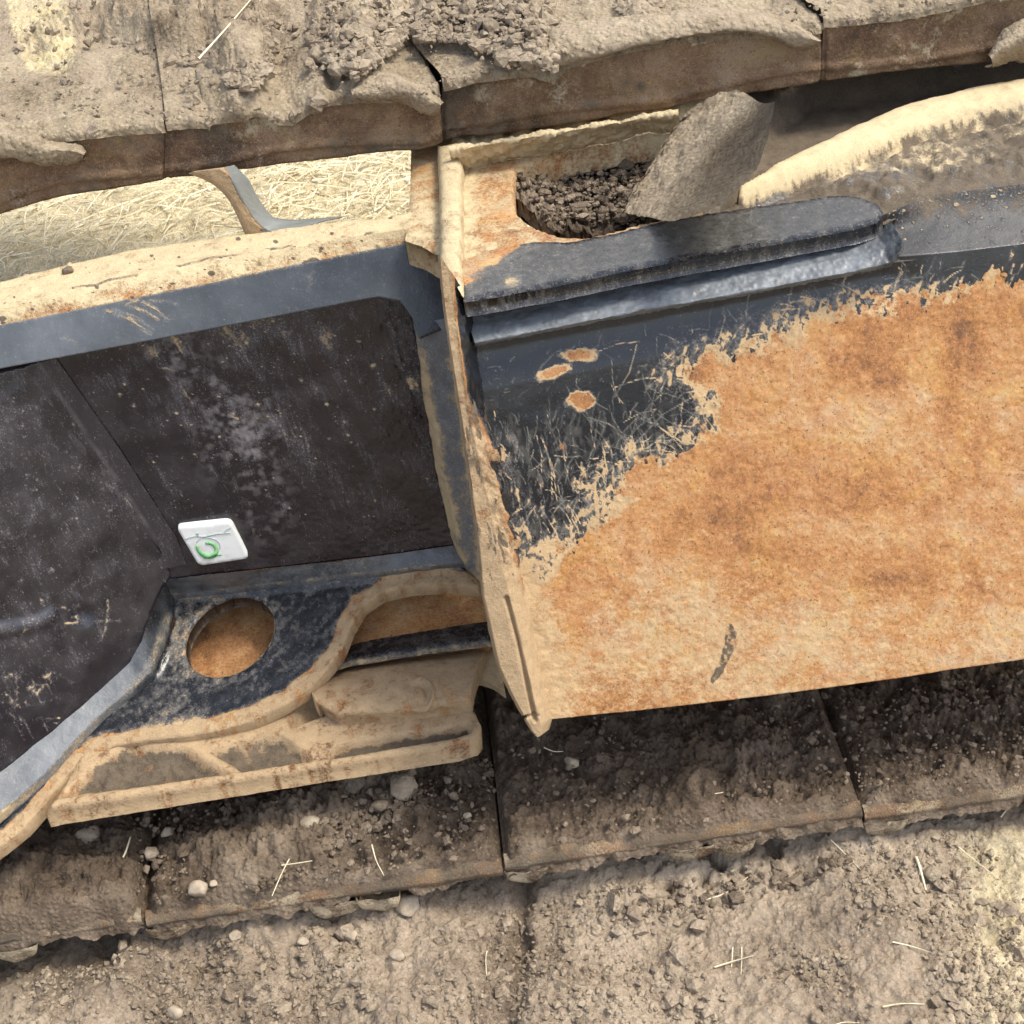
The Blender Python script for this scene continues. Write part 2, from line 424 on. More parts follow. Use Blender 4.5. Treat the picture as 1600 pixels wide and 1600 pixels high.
def top_attr(V, px, py):
    n = fbm(V, 90, 4, 2)
    paint = ss(1085, 1110, px) + 0 * n
    dust = .46 + .34 * n + .7 * ss(34, 0, dline(px, py, [(705, 232), (900, 205), (1060, 178), (1100, 160)]))  # back rim: pale dust, brightened in colour where the track shades it
    dust = dust + .25 * ss(40, 5, np.abs(px - 720)) + .2 * ss(250, 380, py) * ss(760, 700, px)
    d = dline(px, py, arc_c); wd = np.interp(px, [1160, 1250, 1400, 1600], [8, 17, 22, 20])
    onarc = ss(1.0, .8, d / wd) * (.9 + .25 * n)
    web = ss(4, -10, sdpoly(px, py, [(1185, 180), (1260, 120), (1500, 90), (1730, 80), (2200, 10), (2200, 75), (1730, 135), (1520, 142), (1420, 168), (1330, 203), (1250, 248), (1170, 302), (1120, 330)]))
    right = ss(1090, 1130, px)
    dust = dust * (1 - right) + right * (onarc * 1.0 + (1 - onarc) * (.30 + .7 * n + .4 * ss(310, 240, py + (px - 1450) * .1)) * (1 - .9 * web))
    soil = right * (1 - onarc) * (web * .75 + (1 - web) * (.66 + .8 * fbm(V, 50, 5, 12) + .4 * fbm(V, 260, 3, 14)))  # dirt on the deposit; the recessed web's shade is painted dark here too
    return dict(paint=paint, dust=dust, soil=soil)
plate('top_plate', top_out, TOP, M['sandy'], frame, [slot], 4, .014, top_disp, top_attr, bevel=.002, back=(0, 0, -1))

loft('mud_ridge', [hit([(700, 230), (800, 213), (900, 197), (1060, 171)], shift(TOP, .019)), hit([(702, 238), (800, 222), (900, 205), (1060, 179)], shift(TOP, .017)), hit([(706, 252), (800, 237), (900, 218), (1064, 190)], shift(TOP, .008)), hit([(708, 266), (800, 250), (900, 230), (1066, 199)], TOP)], 220, [6, 12, 10], M['sandy'], frame, 0,
     lambda V, px, py: .007 * fbm(V, 75, 5, 241, gain=.62) + .002 * np.abs(fbm(V, 260, 3, 243)), lambda V, px, py: dict(paint=cst(V, 0), dust=1.05 + .5 * fbm(V, 90, 3, 242), soil=-.45 + .5 * fbm(V, 200, 3, 244)), curve=True)
# step plate: the dark ledge along the outer edge
step_out = [(716, 405), (724, 470), (860, 446), (1000, 417), (1200, 381), (1330, 357), (1370, 346), (1381, 332), (1372, 316), (1345, 306), (1310, 302),
            (1180, 320), (1040, 342), (960, 362), (890, 376), (830, 376), (775, 385)]
LEDGE = shift(TOP, .006)
def step_attr(V, px, py):
    n = fbm(V, 100, 4, 22)
    sand = ss(850, 730, px + (py - 400) * 1.4)
    return dict(film_sheen=.28 * ss(-2, -8, sdpoly(px, py, step_out)) - .3 * ss(-7, -2, sdpoly(px, py, step_out)), paint=1 - .9 * sand + .3 * n, dust=.02 + .5 * sand + .25 * n + .45 * ss(3.5, 1, np.abs(sdpoly(px, py, step_out) + 4)) * ss(330, 380, py + (px - 1370) * .19) +
                .5 * ss(18, 4, np.hypot((px - 800) / 1.2, py - 440)), soil=cst(V, -.3))
plate('step_plate', step_out, LEDGE, M['ledge'], frame, [], 4, .008, edge_rough(.0005, 200), step_attr, bevel=.0012, back=(0, 0, -1))

# weld bead under the ledge
FR = PL(.001, ZT - .004, 0)
b0 = hit([(728, 492), (860, 468), (1000, 441), (1200, 404), (1330, 379), (1372, 366), (1392, 345)], PL(.004, .37, 0))
b1 = hit([(736, 510), (862, 484), (1000, 456), (1200, 420), (1330, 396), (1380, 384), (1400, 360)], PL(-.006, .366, 10))
b2 = hit([(742, 536), (866, 512), (1000, 486), (1200, 450), (1330, 425), (1390, 411), (1412, 385)], PL(-.017, .36, 10))
b3 = hit([(742, 541), (866, 517), (1000, 491), (1200, 455), (1330, 430), (1390, 416), (1412, 391)], SIDE)
def bead_disp(V, px, py): return .0011 * fbm(V, 170, 4, 31, stretch=(.6, 1, 1)) + .0006 * fbm(V, 700, 2, 33)
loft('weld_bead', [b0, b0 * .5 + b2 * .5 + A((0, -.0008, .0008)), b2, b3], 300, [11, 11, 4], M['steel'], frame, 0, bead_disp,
     lambda V, px, py: dict(film_sheen=.80 + .5 * fbm(V, 200, 4, 36) - .5 * ss(1340, 1400, px), paint=cst(V, 1), dust=-.12 + .25 * fbm(V, 150, 4, 35) + .35 * ss(742, 725, px), soil=cst(V, -.4)))  # blue-grey tint paints the sky reflected in the bead

# rounded shoulder right of the ledge
s0 = hit([(1375, 338), (1450, 306), (1600, 287), (1720, 266), (2150, 200)], shift(TOP, .003))
s1 = hit([(1380, 365), (1460, 338), (1600, 322), (1720, 302), (2150, 237)], PL(.015, .38, 55))
s2 = hit([(1385, 412), (1480, 400), (1600, 386), (1720, 368), (2150, 303)], SIDE)
def speck(px, py, n, x0, x1, y0, y1, seed, r=2.2):
    g = np.random.default_rng(seed); o = np.zeros(px.shape)
    for x, y, q in zip(g.uniform(x0, x1, n), g.uniform(y0, y1, n), g.gamma(2, .5, n)):
        sel = (np.abs(px - x) < 14) & (np.abs(py - y) < 14)
        o[sel] = np.maximum(o[sel], np.clip(1.5 - np.hypot(px[sel] - x, (py[sel] - y) * 1.3) / (r * (.5 + q)), 0, 1))
    return o
loft('shoulder_plate', [s0, s1, s2], 230, [18, 24], M['matt'], frame, 0,
     lambda V, px, py: .0005 * fbm(V, 80, 4, 41),
     lambda V, px, py: dict(paint=cst(V, 1), dust=-.22 + .45 * ss(345, 300, py + (px - 1500) * .12) + .4 * fbm(V, 90, 4, 42) + .9 * speck(px, py, 260, 1390, 1720, 295, 410, 5, 1.1), soil=.34 + .5 * fbm(V, 110, 4, 43) - .5 * ss(340, 405, py + (px - 1390) * .11)), curve=True)

# ------------------------------------------------------------------ outer side plate, rusty with a painted corner
st = hit([(722, 520), (738, 524), (1000, 474), (1200, 440), (1390, 402), (1500, 392), (1600, 380), (1720, 362), (2150, 297)], SIDE)
sb = hit([(846, 1128), (858, 1124), (1000, 1110), (1200, 1087), (1400, 1060), (1480, 1047), (1600, 1030), (1720, 1012), (2150, 946)], SIDE)
g = np.random.default_rng(3)
segs = []
for _ in range(520):                             # scratches along the border of the paint
    t = g.uniform(0, 1); x, y = np.interp(t, [0, .25, .5, .75, 1], [850, 960, 1040, 1200, 1480]), np.interp(t, [0, .25, .5, .75, 1], [850, 740, 640, 540, 450])
    x += g.normal(0, 45); y += g.normal(0, 38); a = g.normal(-.4, 1.1); L = g.gamma(2, 14)
    segs.append((x, y, x + L * math.cos(a), y + L * math.sin(a), g.uniform(.4, 1)))
for _ in range(300):
    x, y = g.uniform(770, 1010), g.uniform(640, 880); a = g.normal(1.45, .35); L = g.gamma(2, 9)
    segs.append((x, y, x + L * math.cos(a), y + L * math.sin(a), g.uniform(.25, .9)))
for _ in range(110):
    x, y = g.uniform(760, 1500), 0; y = np.interp(x, [760, 1500], [560, 430]) + g.uniform(0, 70); a = g.normal(-.8, .6); L = g.gamma(1.5, 8)
    segs.append((x, y, x + L * math.cos(a), y + L * math.sin(a), g.uniform(.25, .8)))
segs += [(940, 690, 944, 780, 1), (955, 700, 952, 785, .8), (845, 682, 870, 782, 1), (850, 690, 862, 780, 1), (838, 680, 846, 740, .9), (985, 665, 990, 800, .7),
         (995, 540, 960, 620, .9), (960, 605, 1045, 590, 1), (935, 550, 1000, 535, 1), (985, 700, 1100, 610, .8), (1010, 760, 1090, 640, .7), (990, 640, 1090, 730, .7),
         (1000, 690, 1110, 700, .6), (940, 745, 1000, 705, .8), (890, 740, 990, 720, .5)]
paint_b = [(700, 930), (815, 900), (852, 872), (900, 850), (935, 800), (975, 745), (1000, 715), (1075, 708), (1108, 655), (1085, 600), (1050, 585), (1098, 545), (1140, 548), (1200, 520), (1300, 482), (1400, 470), (1500, 452), (1600, 440), (1740, 425), (2200, 372), (2200, 240), (1740, 300), (700, 300)]
def side_attr(V, px, py):
    n = fbm(V, 110, 5, 51); n2 = fbm(V, 32, 4, 53); nf = fbm(V, 420, 3, 55)
    d = sdpoly(px, py, paint_b) + 46 * n + 16 * nf
    paint = ss(14, -14, d + 38 * fbm(V, 420, 4, 44, stretch=(1, 1, .45)) * ss(60, 10, np.abs(d)))
    thin = sdpoly(px, py, [(960, 620), (1060, 600), (1110, 660), (1100, 720), (1000, 725), (965, 760)])
    paint = np.maximum(paint, ss(6, -12, thin + 60 * n) * .8)
    sc_all = scratches(px, py, segs, .62); sc = np.clip((sc_all - .5) * 2.2, 0, 1) * ss(-.12, .08, fbm(V, 260, 3, 48))
    isl = np.minimum(np.minimum(np.hypot((px - 905) / 24, (py - 556 + (px - 905) * .1) / 9), np.hypot((px - 868) / 22, (py - 580 + (px - 868) * .3) / 9)), np.hypot((px - 906) / 20, (py - 626) / 13))
    isl = isl + 1.0 * n + .5 * nf
    paint = np.where(isl < 1.05, 0, paint) * (1 - .75 * sc)
    ring = 1.2 * ss(.40, .1, np.abs(isl - 1.05)) + (.95 + 1.0 * nf) * ss(46, 2, np.abs(d + 8)) * ss(1700, 1300, px)
    streak = ss(.10, .30, fbm(np.stack([V[:, 0] * .9 - V[:, 2] * .45, V[:, 1], V[:, 2] * .2 + V[:, 0] * .12], 1), 420, 4, 54)) * ss(85, 0, np.abs(d - 2)) + .7 * ss(.16, .34, fbm(V, 300, 4, 58, stretch=(1, 1, .22))) * ss(650, 700, py) * ss(1010, 960, px) * (px > 760)
    streak = streak * ss(600, 650, py + (px - 800) * .32)
    paint = paint * (1 - .6 * streak)
    low = ss(850, 1060, py + (px - 800) * .13)
    dust = .10 + .30 * low + .22 * n2 + .60 * ring + (.85 * sc + .45 * sc_all * ss(-.05, .1, fbm(V, 70, 3, 46))) * (paint > .1) + .9 * streak * (d < 10) - .45 * (paint > .5) * (1 - sc)
    weld = ss(60, 20, px - np.interp(py, [520, 650, 900, 1130], [738, 752, 815, 850])) * ss(640, 700, py)
    dust = dust + weld * .35
    soil = -.20 + .55 * fbm(V, 20, 5, 57, stretch=(.45, 1, 1.4))
    drip = dline(px, py, [(1141, 978), (1140, 1005), (1131, 1035), (1114, 1062), (1106, 1080)])
    wd = np.interp(py, [975, 990, 1030, 1060, 1085], [4, 9, 9, 6, 2])
    soil = soil + (.80 + .9 * nf) * ss(1.25, .6, (drip + 9 * n + 6 * nf) / wd)
    for sp in ([(1230, 860), (1300, 880), (1420, 905), (1480, 895)], [(1420, 760), (1480, 775), (1600, 800)], [(1440, 880), (1600, 915)], [(1100, 800), (1350, 790)]):
        soil = soil + (.10 + .4 * n + .5 * nf) * ss(36, 2, dline(px, py, sp)) * (paint < .5)
    soil = np.where(paint > .5, -.4, soil)
    def blob(x, y, rx, ry, a=0.0):
        c, q_ = math.cos(a), math.sin(a); u, v = (px - x) * c + (py - y) * q_, -(px - x) * q_ + (py - y) * c
        return np.exp(-((u / rx) ** 2 + (v / ry) ** 2) * (1 + 1.2 * n + .8 * nf))
    tone = -.012 + .06 * low + .065 * n2 + .05 * fbm(V, 14, 3, 45, stretch=(.5, 1, 1.3))
    for (x, y, rx, ry, a, k) in ((960, 790, 110, 40, -.15, -0.020), (1200, 600, 240, 90, -.2, -0.012), (1180, 800, 260, 26, .0, -0.040), (1370, 890, 200, 24, .22, -0.064), (1520, 800, 150, 34, .2, -0.057), (1060, 700, 60, 40, .4, -0.020), (1180, 720, 60, 50, .6, -0.028), (1560, 900, 120, 30, .3, -0.040),
                                 (1440, 640, 190, 50, -.25, .10), (1300, 1000, 330, 60, -.1, .07), (930, 920, 110, 50, -.1, -0.012), (1540, 500, 120, 40, -.2, -0.024), (1080, 930, 110, 90, .2, .05), (1380, 830, 120, 40, .1, .05)):
        tone = tone + k * blob(x, y, rx, ry, a)
    tone = tone + .05 * fbm(V, 130, 4, 52, stretch=(.35, 1, 1.2)) + .04 * ss(.1, .35, fbm(V, 60, 4, 49, stretch=(1, 1, .15)))
    dust = dust + .16 * blob(1080, 930, 150, 110) + .14 * blob(1440, 640, 200, 60, -.25) + .12 * blob(1000, 1060, 250, 50)
    return dict(film_sheen=.05 * ss(660, 560, py + (px - 800) * .16) * (1 + n) + .75 * sc_all * (.7 + nf) + .18 * np.clip(fbm(V, 330, 4, 47, stretch=(1, 1, .3)) * 3, 0, 1) * ss(600, 680, py), paint=paint, dust=dust, soil=soil, tone=tone)  # upper paint gets a painted sky tint; the rest is scratches
def side_disp(V, px, py):
    d = sdpoly(px, py, paint_b) + 46 * fbm(V, 110, 5, 51) + 16 * fbm(V, 420, 3, 55)
    return .0005 * fbm(V, 30, 3, 59) + .0003 * ss(6, -4, d) + .0005 * fbm(V, 320, 3, 60) * ss(-10, 20, d) - .003 * ss(60, 0, np.abs(py - np.interp(px, [738, 1390], [555, 432]))) * ss(1460, 1380, px)
loft('side_plate', [st, sb], 930, 400, M['side'], frame, .012, side_disp, side_attr)

# ------------------------------------------------------------------ end plate seen on its edge, with its weld
topbar_l = [(686, 228), (689, 300), (690, 360), (690, 408)]
topbar_r = [(720, 224), (719, 300), (719, 380), (722, 462)]
tb = shift(TOP, .009)
loft('end_plate_rim', [hit([(683, 228), (686, 300), (687, 360), (686, 400)], TOP), hit(topbar_l, tb), hit([(703, 226), (704, 300), (705, 370), (706, 432)], shift(tb, .002)), hit(topbar_r, tb), hit([(726, 224), (725, 300), (725, 380), (727, 466)], TOP)],
     60, [3, 5, 5, 3], M['sandy'], frame, 0, edge_rough(.0012, 140, 61),
     lambda V, px, py: dict(paint=cst(V, 0), dust=.75 + .3 * fbm(V, 100, 4, 62), soil=cst(V, -.3)), curve=True)
el0 = hit([(684, 400), (690, 460), (700, 540), (716, 640), (735, 770), (746, 860), (752, 930), (776, 1040), (800, 1092), (828, 1140), (836, 1150)], shift(EDGE, -.016))
el = hit([(687, 398), (693, 460), (704, 540), (720, 640), (739, 770), (750, 860), (756, 930), (780, 1040), (804, 1092), (832, 1142), (840, 1152)], EDGE)
em = hit([(704, 424), (708, 470), (718, 540), (732, 640), (760, 770), (780, 860), (798, 940), (822, 1040), (835, 1092), (846, 1136), (845, 1150)], EDGE)
em2 = hit([(716, 446), (722, 480), (730, 545), (744, 645), (775, 770), (795, 860), (812, 940), (832, 1040), (844, 1092), (854, 1128), (850, 1146)], shift(EDGE, -.004))
er = hit([(722, 462), (736, 490), (744, 550), (756, 645), (792, 770), (808, 860), (826, 930), (846, 1040), (856, 1090), (864, 1118), (858, 1140)], shift(SIDE, -.002))
def end_disp(V, px, py):
    mid_x = np.interp(py, [424, 520, 640, 770, 940, 1092, 1136], [704, 714, 730, 758, 800, 837, 847])
    weld = ss(-4, 10, px - mid_x) * ss(930, 820, py)
    gr = ss(5, 1, dline(px, py, [(792, 935), (812, 1010), (828, 1090), (836, 1125)]))
    lump = fbm(V, 210, 4, 65, stretch=(1.4, 1, .35))
    return .0008 * fbm(V, 150, 4, 63) + weld * ((.0025 + .0045 * ss(640, 700, py)) * lump + .001) - .0035 * gr - .002 * ss(3, 1, dline(px, py, [(808, 1122), (842, 1118)]))
def end_attr(V, px, py):
    mid_x = np.interp(py, [424, 520, 640, 770, 940, 1092, 1136], [704, 714, 730, 758, 800, 837, 847])
    dk = ss(-2, 8, px - mid_x) * ss(690, 600, py)
    dk2 = ss(12, 26, px - mid_x) * ss(940, 880, py)
    n = fbm(V, 130, 4, 66)
    return dict(paint=np.clip(dk + dk2 * .8 * (n > -.1), 0, 1), dust=.72 + .45 * n - 1.4 * dk - .9 * dk2 * (n > -.1) + .25 * ss(800, 1000, py), tone=-.05 + .1 * n, soil=-.3 + .85 * ss(.08, .25, fbm(V, 260, 4, 68, stretch=(1.5, 1, .14))) * ss(560, 650, py) * ss(960, 900, py) + .25 * ss(8, 2, dline(px, py, [(792, 935), (836, 1125)])) + .35 * ss(.05, .3, fbm(V, 210, 4, 65, stretch=(1.4, 1, .35)) * -1) * ss(930, 820, py) * ss(600, 660, py))
loft('end_plate', [el0, el, em, em2, er], 330, [4, 16, 9, 10], M['cast'], frame, 0, end_disp, end_attr)

# ------------------------------------------------------------------ left: flange, fascia, recessed panel
fl_b = [(-400, 512), (-80, 458), (0, 441), (100, 415), (200, 392), (300, 377), (390, 365), (500, 350), (600, 341), (634, 334), (640, 330)]
fl_m = [(-400, 560), (-80, 500), (0, 482), (150, 445), (320, 410), (450, 388), (570, 366), (640, 356), (662, 352)]
fl_f = [(-400, 588), (-80, 524), (0, 508), (150, 478), (320, 444), (450, 416), (570, 392), (652, 376), (672, 384)]
FLP = shift(TOP, .0)
flm3, flf3 = hit(fl_m, FLP), hit(fl_f, shift(TOP, -.007))
def fl_attr(V, px, py):
    n = fbm(V, 90, 4, 71)
    t = ss(0, 30, py - np.interp(px, [0, 320, 640], [478, 408, 352]))
    return dict(paint=cst(V, 0), dust=.80 + .30 * n - .25 * t, soil=-.34 + 1.3 * speck(px, py, 150, 0, 640, 330, 510, 9, 1.5) + .42 * t + .5 * t * n + .9 * ss(5, 1, np.abs(py - np.interp(px, [0, 320, 640], [476, 406, 354]) - 4 * n)) * (fbm(V, 60, 3, 73) > .05))  # specks of dirt; front bevel also coloured darker as its shaded face
loft('flange_plate', [hit(fl_b, FLP), flm3, flf3], 300, [22, 12], M['sandy'], frame, .012, lambda V, px, py: .0008 * fbm(V, 130, 4, 72) + .0014 * speck(px, py, 70, 0, 640, 330, 500, 9, 1.7), fl_attr, back=(0, .3, -1))
FAS = line_plane(flf3[1], flf3[-2], 24)
fa_b = [(-400, 652), (-80, 591), (0, 576), (150, 548), (320, 516), (450, 491), (590, 464), (625, 470), (645, 498), (656, 530)]
fab3 = hit(fa_b, FAS)
def fa_attr(V, px, py):
    sc = scratches(px, py, [(165, 485, 235, 522, 1), (175, 482, 240, 515, .8), (205, 480, 248, 500, 1), (222, 472, 262, 500, 1), (195, 478, 215, 470, 1), (235, 470, 275, 475, .8), (470, 440, 490, 425, .5), (486, 432, 480, 455, .5), (97, 528, 118, 535, .8)], 3.0)
    e = ss(7, 0, np.abs(py - np.interp(px, [0, 320, 652], [508, 444, 376])))
    e2 = ss(4, 0, np.abs(py - np.interp(px, [0, 150, 320, 600], [576, 548, 516, 462]))) * ss(330, 200, px)
    return dict(film_sheen=.24 + .36 * ss(420, 0, px) + .3 * fbm(V, 40, 4, 76), paint=cst(V, 1), dust=-.28 + .25 * fbm(V, 80, 4, 75) + .8 * sc + .5 * e + .5 * e2, soil=cst(V, -.4))  # sky reflection put into the colour, stronger to the left
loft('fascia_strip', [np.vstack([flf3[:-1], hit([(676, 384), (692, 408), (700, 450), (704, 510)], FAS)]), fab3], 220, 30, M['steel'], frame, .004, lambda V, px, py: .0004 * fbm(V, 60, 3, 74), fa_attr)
# panel plane behind the fascia
PAN = line_plane(hit([(0, 576)], FAS)[0] + A((0, .014, 0)), hit([(600, 462)], FAS)[0] + A((0, .014, 0)), 5)
pr_top = hit([(36, 564), (150, 540), (320, 508), (450, 483), (600, 455), (640, 448)], PAN)
pr_bot = hit([(225, 880), (262, 905), (400, 890), (500, 879), (600, 867), (705, 852), (735, 848)], PAN)
def streak(px, py, seed, n=150):
    g = np.random.default_rng(seed); S = []
    for _ in range(n):
        x, y = g.uniform(150, 690), g.uniform(480, 820); L = g.gamma(2, 26)
        a = math.atan2(400, np.interp(x, [60, 600], [230, 105])); S.append((x, y, x + L * math.cos(a), y + L * math.sin(a), g.uniform(.2, .6)))
    return S
PSEG = streak(0, 0, 11) + [(700 - 620 + 300, 640, 395, 690, 0)] + [(355, 655, 380, 690, 1), (345, 650, 372, 655, .8), (200, 640, 222, 650, 1), (205, 668, 225, 676, 1), (245, 575, 275, 580, .9), (258, 590, 268, 600, .9), (268, 787, 290, 800, 1), (225, 760, 240, 775, .6), (570, 745, 585, 780, .7), (490, 770, 497, 790, .7)]
def pan_attr(V, px, py):
    n = fbm(V, 70, 5, 81); ns = fbm(V, 150, 4, 82, stretch=(1, 1, .25))
    film_sheen = -.10 + .95 * fbm(np.stack([V[:, 0] + V[:, 2] * .38, V[:, 1], V[:, 2] * .12], 1), 120, 5, 85) + .35 * n - .24 * ss(650, 850, py) - .2 * ss(300, 130, px)
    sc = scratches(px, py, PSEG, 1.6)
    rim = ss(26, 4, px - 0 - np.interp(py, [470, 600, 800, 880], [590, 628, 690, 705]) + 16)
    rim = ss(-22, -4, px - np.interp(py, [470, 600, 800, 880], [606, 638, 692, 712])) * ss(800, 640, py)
    return dict(paint=cst(V, 1), film_sheen=np.clip(.03 + .12 * n + (.10 + .8 * n + 1.0 * fbm(V, 330, 3, 86)) * ss(100, 10, np.hypot(px - 372, (py - 672) / 1.2)) + (.03 + 1.0 * fbm(V, 230, 4, 87)) * ss(70, 5, dline(px, py, [(270, 540), (340, 620), (395, 720), (420, 800)])), 0, .8), dust=film_sheen * .9 + .6 * sc * (.6 + n) + .2 * rim + .8 * speck(px, py, 300, 120, 690, 500, 840, 13, 1.0) + .30 * ss(90, 10, py - np.interp(px, [60, 600], [565, 465])) * (.35 + 1.6 * n) , soil=cst(V, -.4))
loft('recessed_panel', [pr_top, pr_bot], 300, 190, M['panel'], frame, .008, lambda V, px, py: .0007 * fbm(V, 50, 4, 83) + .0003 * fbm(V, 400, 2, 84), pan_attr)
# left facet of the panel, meeting it along a bend
LFT = plane3(hit([(58, 565)], PAN)[0], hit([(245, 850)], PAN)[0], hit([(0, 1205)], PL(-.042, .14, 0))[0])
lf_out = [(-400, 656), (-80, 596), (0, 582), (40, 572), (58, 562), (150, 705), (245, 850), (268, 900), (250, 925), (235, 960), (215, 1020), (192, 1050), (100, 1128), (0, 1208), (-80, 1258), (-400, 1458)]
def lf_disp(V, px, py):
    h = .0008 * fbm(V, 60, 4, 91)
    h += .0015 * ss(26, 8, dline(px, py, [(60, 562), (155, 705), (248, 852)])) - .002 * ss(5, 1, dline(px, py, [(88, 572), (182, 712), (262, 830)]))
    h -= .010 * ss(70, 0, dline(px, py, [(262, 905), (235, 960), (195, 1045), (90, 1135)]) - 0) * 0
    h += .0022 * ss(16, 2, dline(px, py, [(-80, 1000), (0, 985), (60, 974), (82, 960)]))
    h -= .003 * ss(26, 2, np.hypot(px - 128, (py - 962) * 1.1))
    return h
LSEG = [(45, 1075, 65, 1100, .8)]
g = np.random.default_rng(21)
for _ in range(45):
    x, y = g.uniform(0, 190), g.uniform(700, 1150); a = g.normal(1.0, .6); L = g.gamma(2, 8); LSEG.append((x, y, x + L * math.cos(a), y + L * math.sin(a), g.uniform(.2, .7)))
for _ in range(26):
    x, y = g.uniform(0, 95), g.uniform(1050, 1140); a = g.normal(.6, .5); L = g.gamma(2, 9); LSEG.append((x, y, x + L * math.cos(a), y + L * math.sin(a), g.uniform(.6, 1)))
LSEG += [(167, 938, 168, 960, 1), (168, 960, 157, 1000, .9), (150, 970, 160, 1000, .6), (100, 975, 122, 975, .9)]
for _ in range(16):
    t = g.uniform(0, 1); x, y = 60 + 180 * t, 570 + 275 * t; L = g.uniform(20, 70); LSEG.append((x + g.normal(6, 10), y, x + L * .55, y + L * .84, g.uniform(.2, .6)))
def lf_attr(V, px, py):
    n = fbm(V, 80, 5, 92); sc = scratches(px, py, LSEG, 1.8)
    return dict(paint=cst(V, 1), film_sheen=.04 + .12 * n, dust=-.14 + .35 * n + .5 * fbm(V, 260, 3, 94) - .25 * ss(90, 15, dline(px, py, [(262, 905), (235, 960), (195, 1045), (60, 1160)])) + .8 * sc + .6 * speck(px, py, 140, 0, 220, 640, 1150, 17, 1.3) + .15 * ss(14, 2, dline(px, py, [(-80, 1000), (0, 985), (60, 974), (82, 960)])), soil=cst(V, -.35))
plate('dished_panel', lf_out, LFT, M['panel'], frame, [], 4, .008, lf_disp, lf_attr)
bl = hit([(28, 578), (122, 715), (212, 850), (238, 892)], shift(LFT, .0008)); br = hit([(88, 560), (186, 700), (276, 840), (292, 882)], shift(PAN, .0008)); bs = hit([(58, 565), (152, 705), (245, 845), (264, 888)], PAN)
loft('panel_bend', [bl, bs * .45 + (bl + br) * .275, br], 160, [10, 10], M['panel'], frame, 0, lambda V, px, py: .0004 * fbm(V, 60, 3, 95),
     lambda V, px, py: dict(film_sheen=.08 + .3 * ss(5, 1, np.abs(dline(px, py, [(52, 566), (146, 706), (240, 848)]) - 6)) * (.4 + fbm(V, 120, 3, 96)), paint=cst(V, 1), dust=-.12 + .4 * fbm(V, 200, 4, 93), soil=cst(V, -.4)), curve=True)
# right leg of the fascia beside the end plate
lg_l = np.vstack([hit([(645, 498), (652, 545)], shift(PAN, .012)), hit([(662, 620), (682, 740), (700, 820), (714, 868), (724, 892)], shift(PAN, .004))])
lg_m = np.vstack([hit([(656, 502), (662, 545)], shift(PAN, .017)), hit([(674, 620), (694, 740), (710, 820), (724, 868), (732, 892)], shift(PAN, .013))])
lg_r = np.vstack([hit([(706, 500), (710, 545)], shift(PAN, .024)), hit([(718, 620), (740, 760), (750, 850), (754, 890), (756, 915)], shift(PAN, .024))])
def lg_attr(V, px, py):
    n = fbm(V, 90, 4, 97)
    sand = ss(24, 4, px - np.interp(py, [457, 545, 620, 740, 868], [630, 652, 664, 684, 714])) * ss(480, 520, py)
    return dict(film_sheen=.5 + 0 * n, paint=cst(V, 1), dust=-.20 + .52 * ss(470, 640, py) + .5 * n + .45 * sand + .3 * ss(14, 2, np.interp(py, [372, 520, 620, 760, 890], [650, 702, 716, 738, 752]) - px), soil=cst(V, -.35))
loft('fascia_leg', [lg_l, lg_m, lg_r], 180, [8, 22], M['steel'], frame, .008, edge_rough(.0012, 130, 98), lg_attr)

# ------------------------------------------------------------------ lower gusset plate with the hole
GUS = plane((0, .05, .164), (0, -.3, 1))
gus_top = [(266, 934), (400, 920), (500, 908), (600, 897), (720, 882), (750, 905)]
gus_out = gus_top + [(748, 918), (700, 912), (640, 916), (598, 926), (568, 946), (549, 978), (536, 1012), (518, 1038), (488, 1072), (446, 1101), (397, 1125), (343, 1141), (290, 1151), (232, 1157), (180, 1165), (145, 1180), (110, 1210), (77, 1248), (37, 1293), (0, 1323), (-80, 1383), (-400, 1622), (-400, 1596),
                   (-80, 1350), (0, 1288), (60, 1228), (150, 1130), (215, 1072), (240, 1056), (262, 1008), (274, 970)]
th = np.linspace(0, 2 * math.pi, 40, endpoint=False)
ca, sa = math.cos(-.62), math.sin(-.62)
hole = [(359 + 76 * math.cos(t) * ca - 54 * math.sin(t) * sa, 995 + 76 * math.cos(t) * sa + 54 * math.sin(t) * ca) for t in th]
scal = gus_out[5:28]
def gus_attr(V, px, py):
    n = fbm(V, 110, 5, 101); d = dline(px, py, scal); hd = np.abs(sdpoly(px, py, hole))
    rv_ = np.stack([V[:, 0] * .75 + V[:, 1] * .66, V[:, 1] * .75 - V[:, 0] * .66, V[:, 2]], 1); st_ = .6 * fbm(rv_, 330, 4, 107, stretch=(.25, 1, 1)) + .5 * fbm(V, 420, 3, 108)
    dust = -.20 + .20 * n + .75 * st_ + .85 * ss(30, 16, d + 14 * n) + .20 * ss(34, 4, hd + 14 * n) + .30 * ss(120, 20, np.hypot(px - 300, (py - 960) * .8)) + .40 * ss(75, 10, np.hypot(px - 270, py - 1120))
    dust = dust + .4 * ss(10, 2, dline(px, py, [(266, 934), (500, 908), (720, 882)])) 
    return dict(film_sheen=np.clip(.02 + .35 * st_, 0, 1), paint=ss(18, 26, d + 10 * n), dust=dust + .06 + .3 * fbm(V, 330, 3, 105), soil=-.35 + .6 * fbm(V, 80, 4, 109) * ss(40, 10, d))
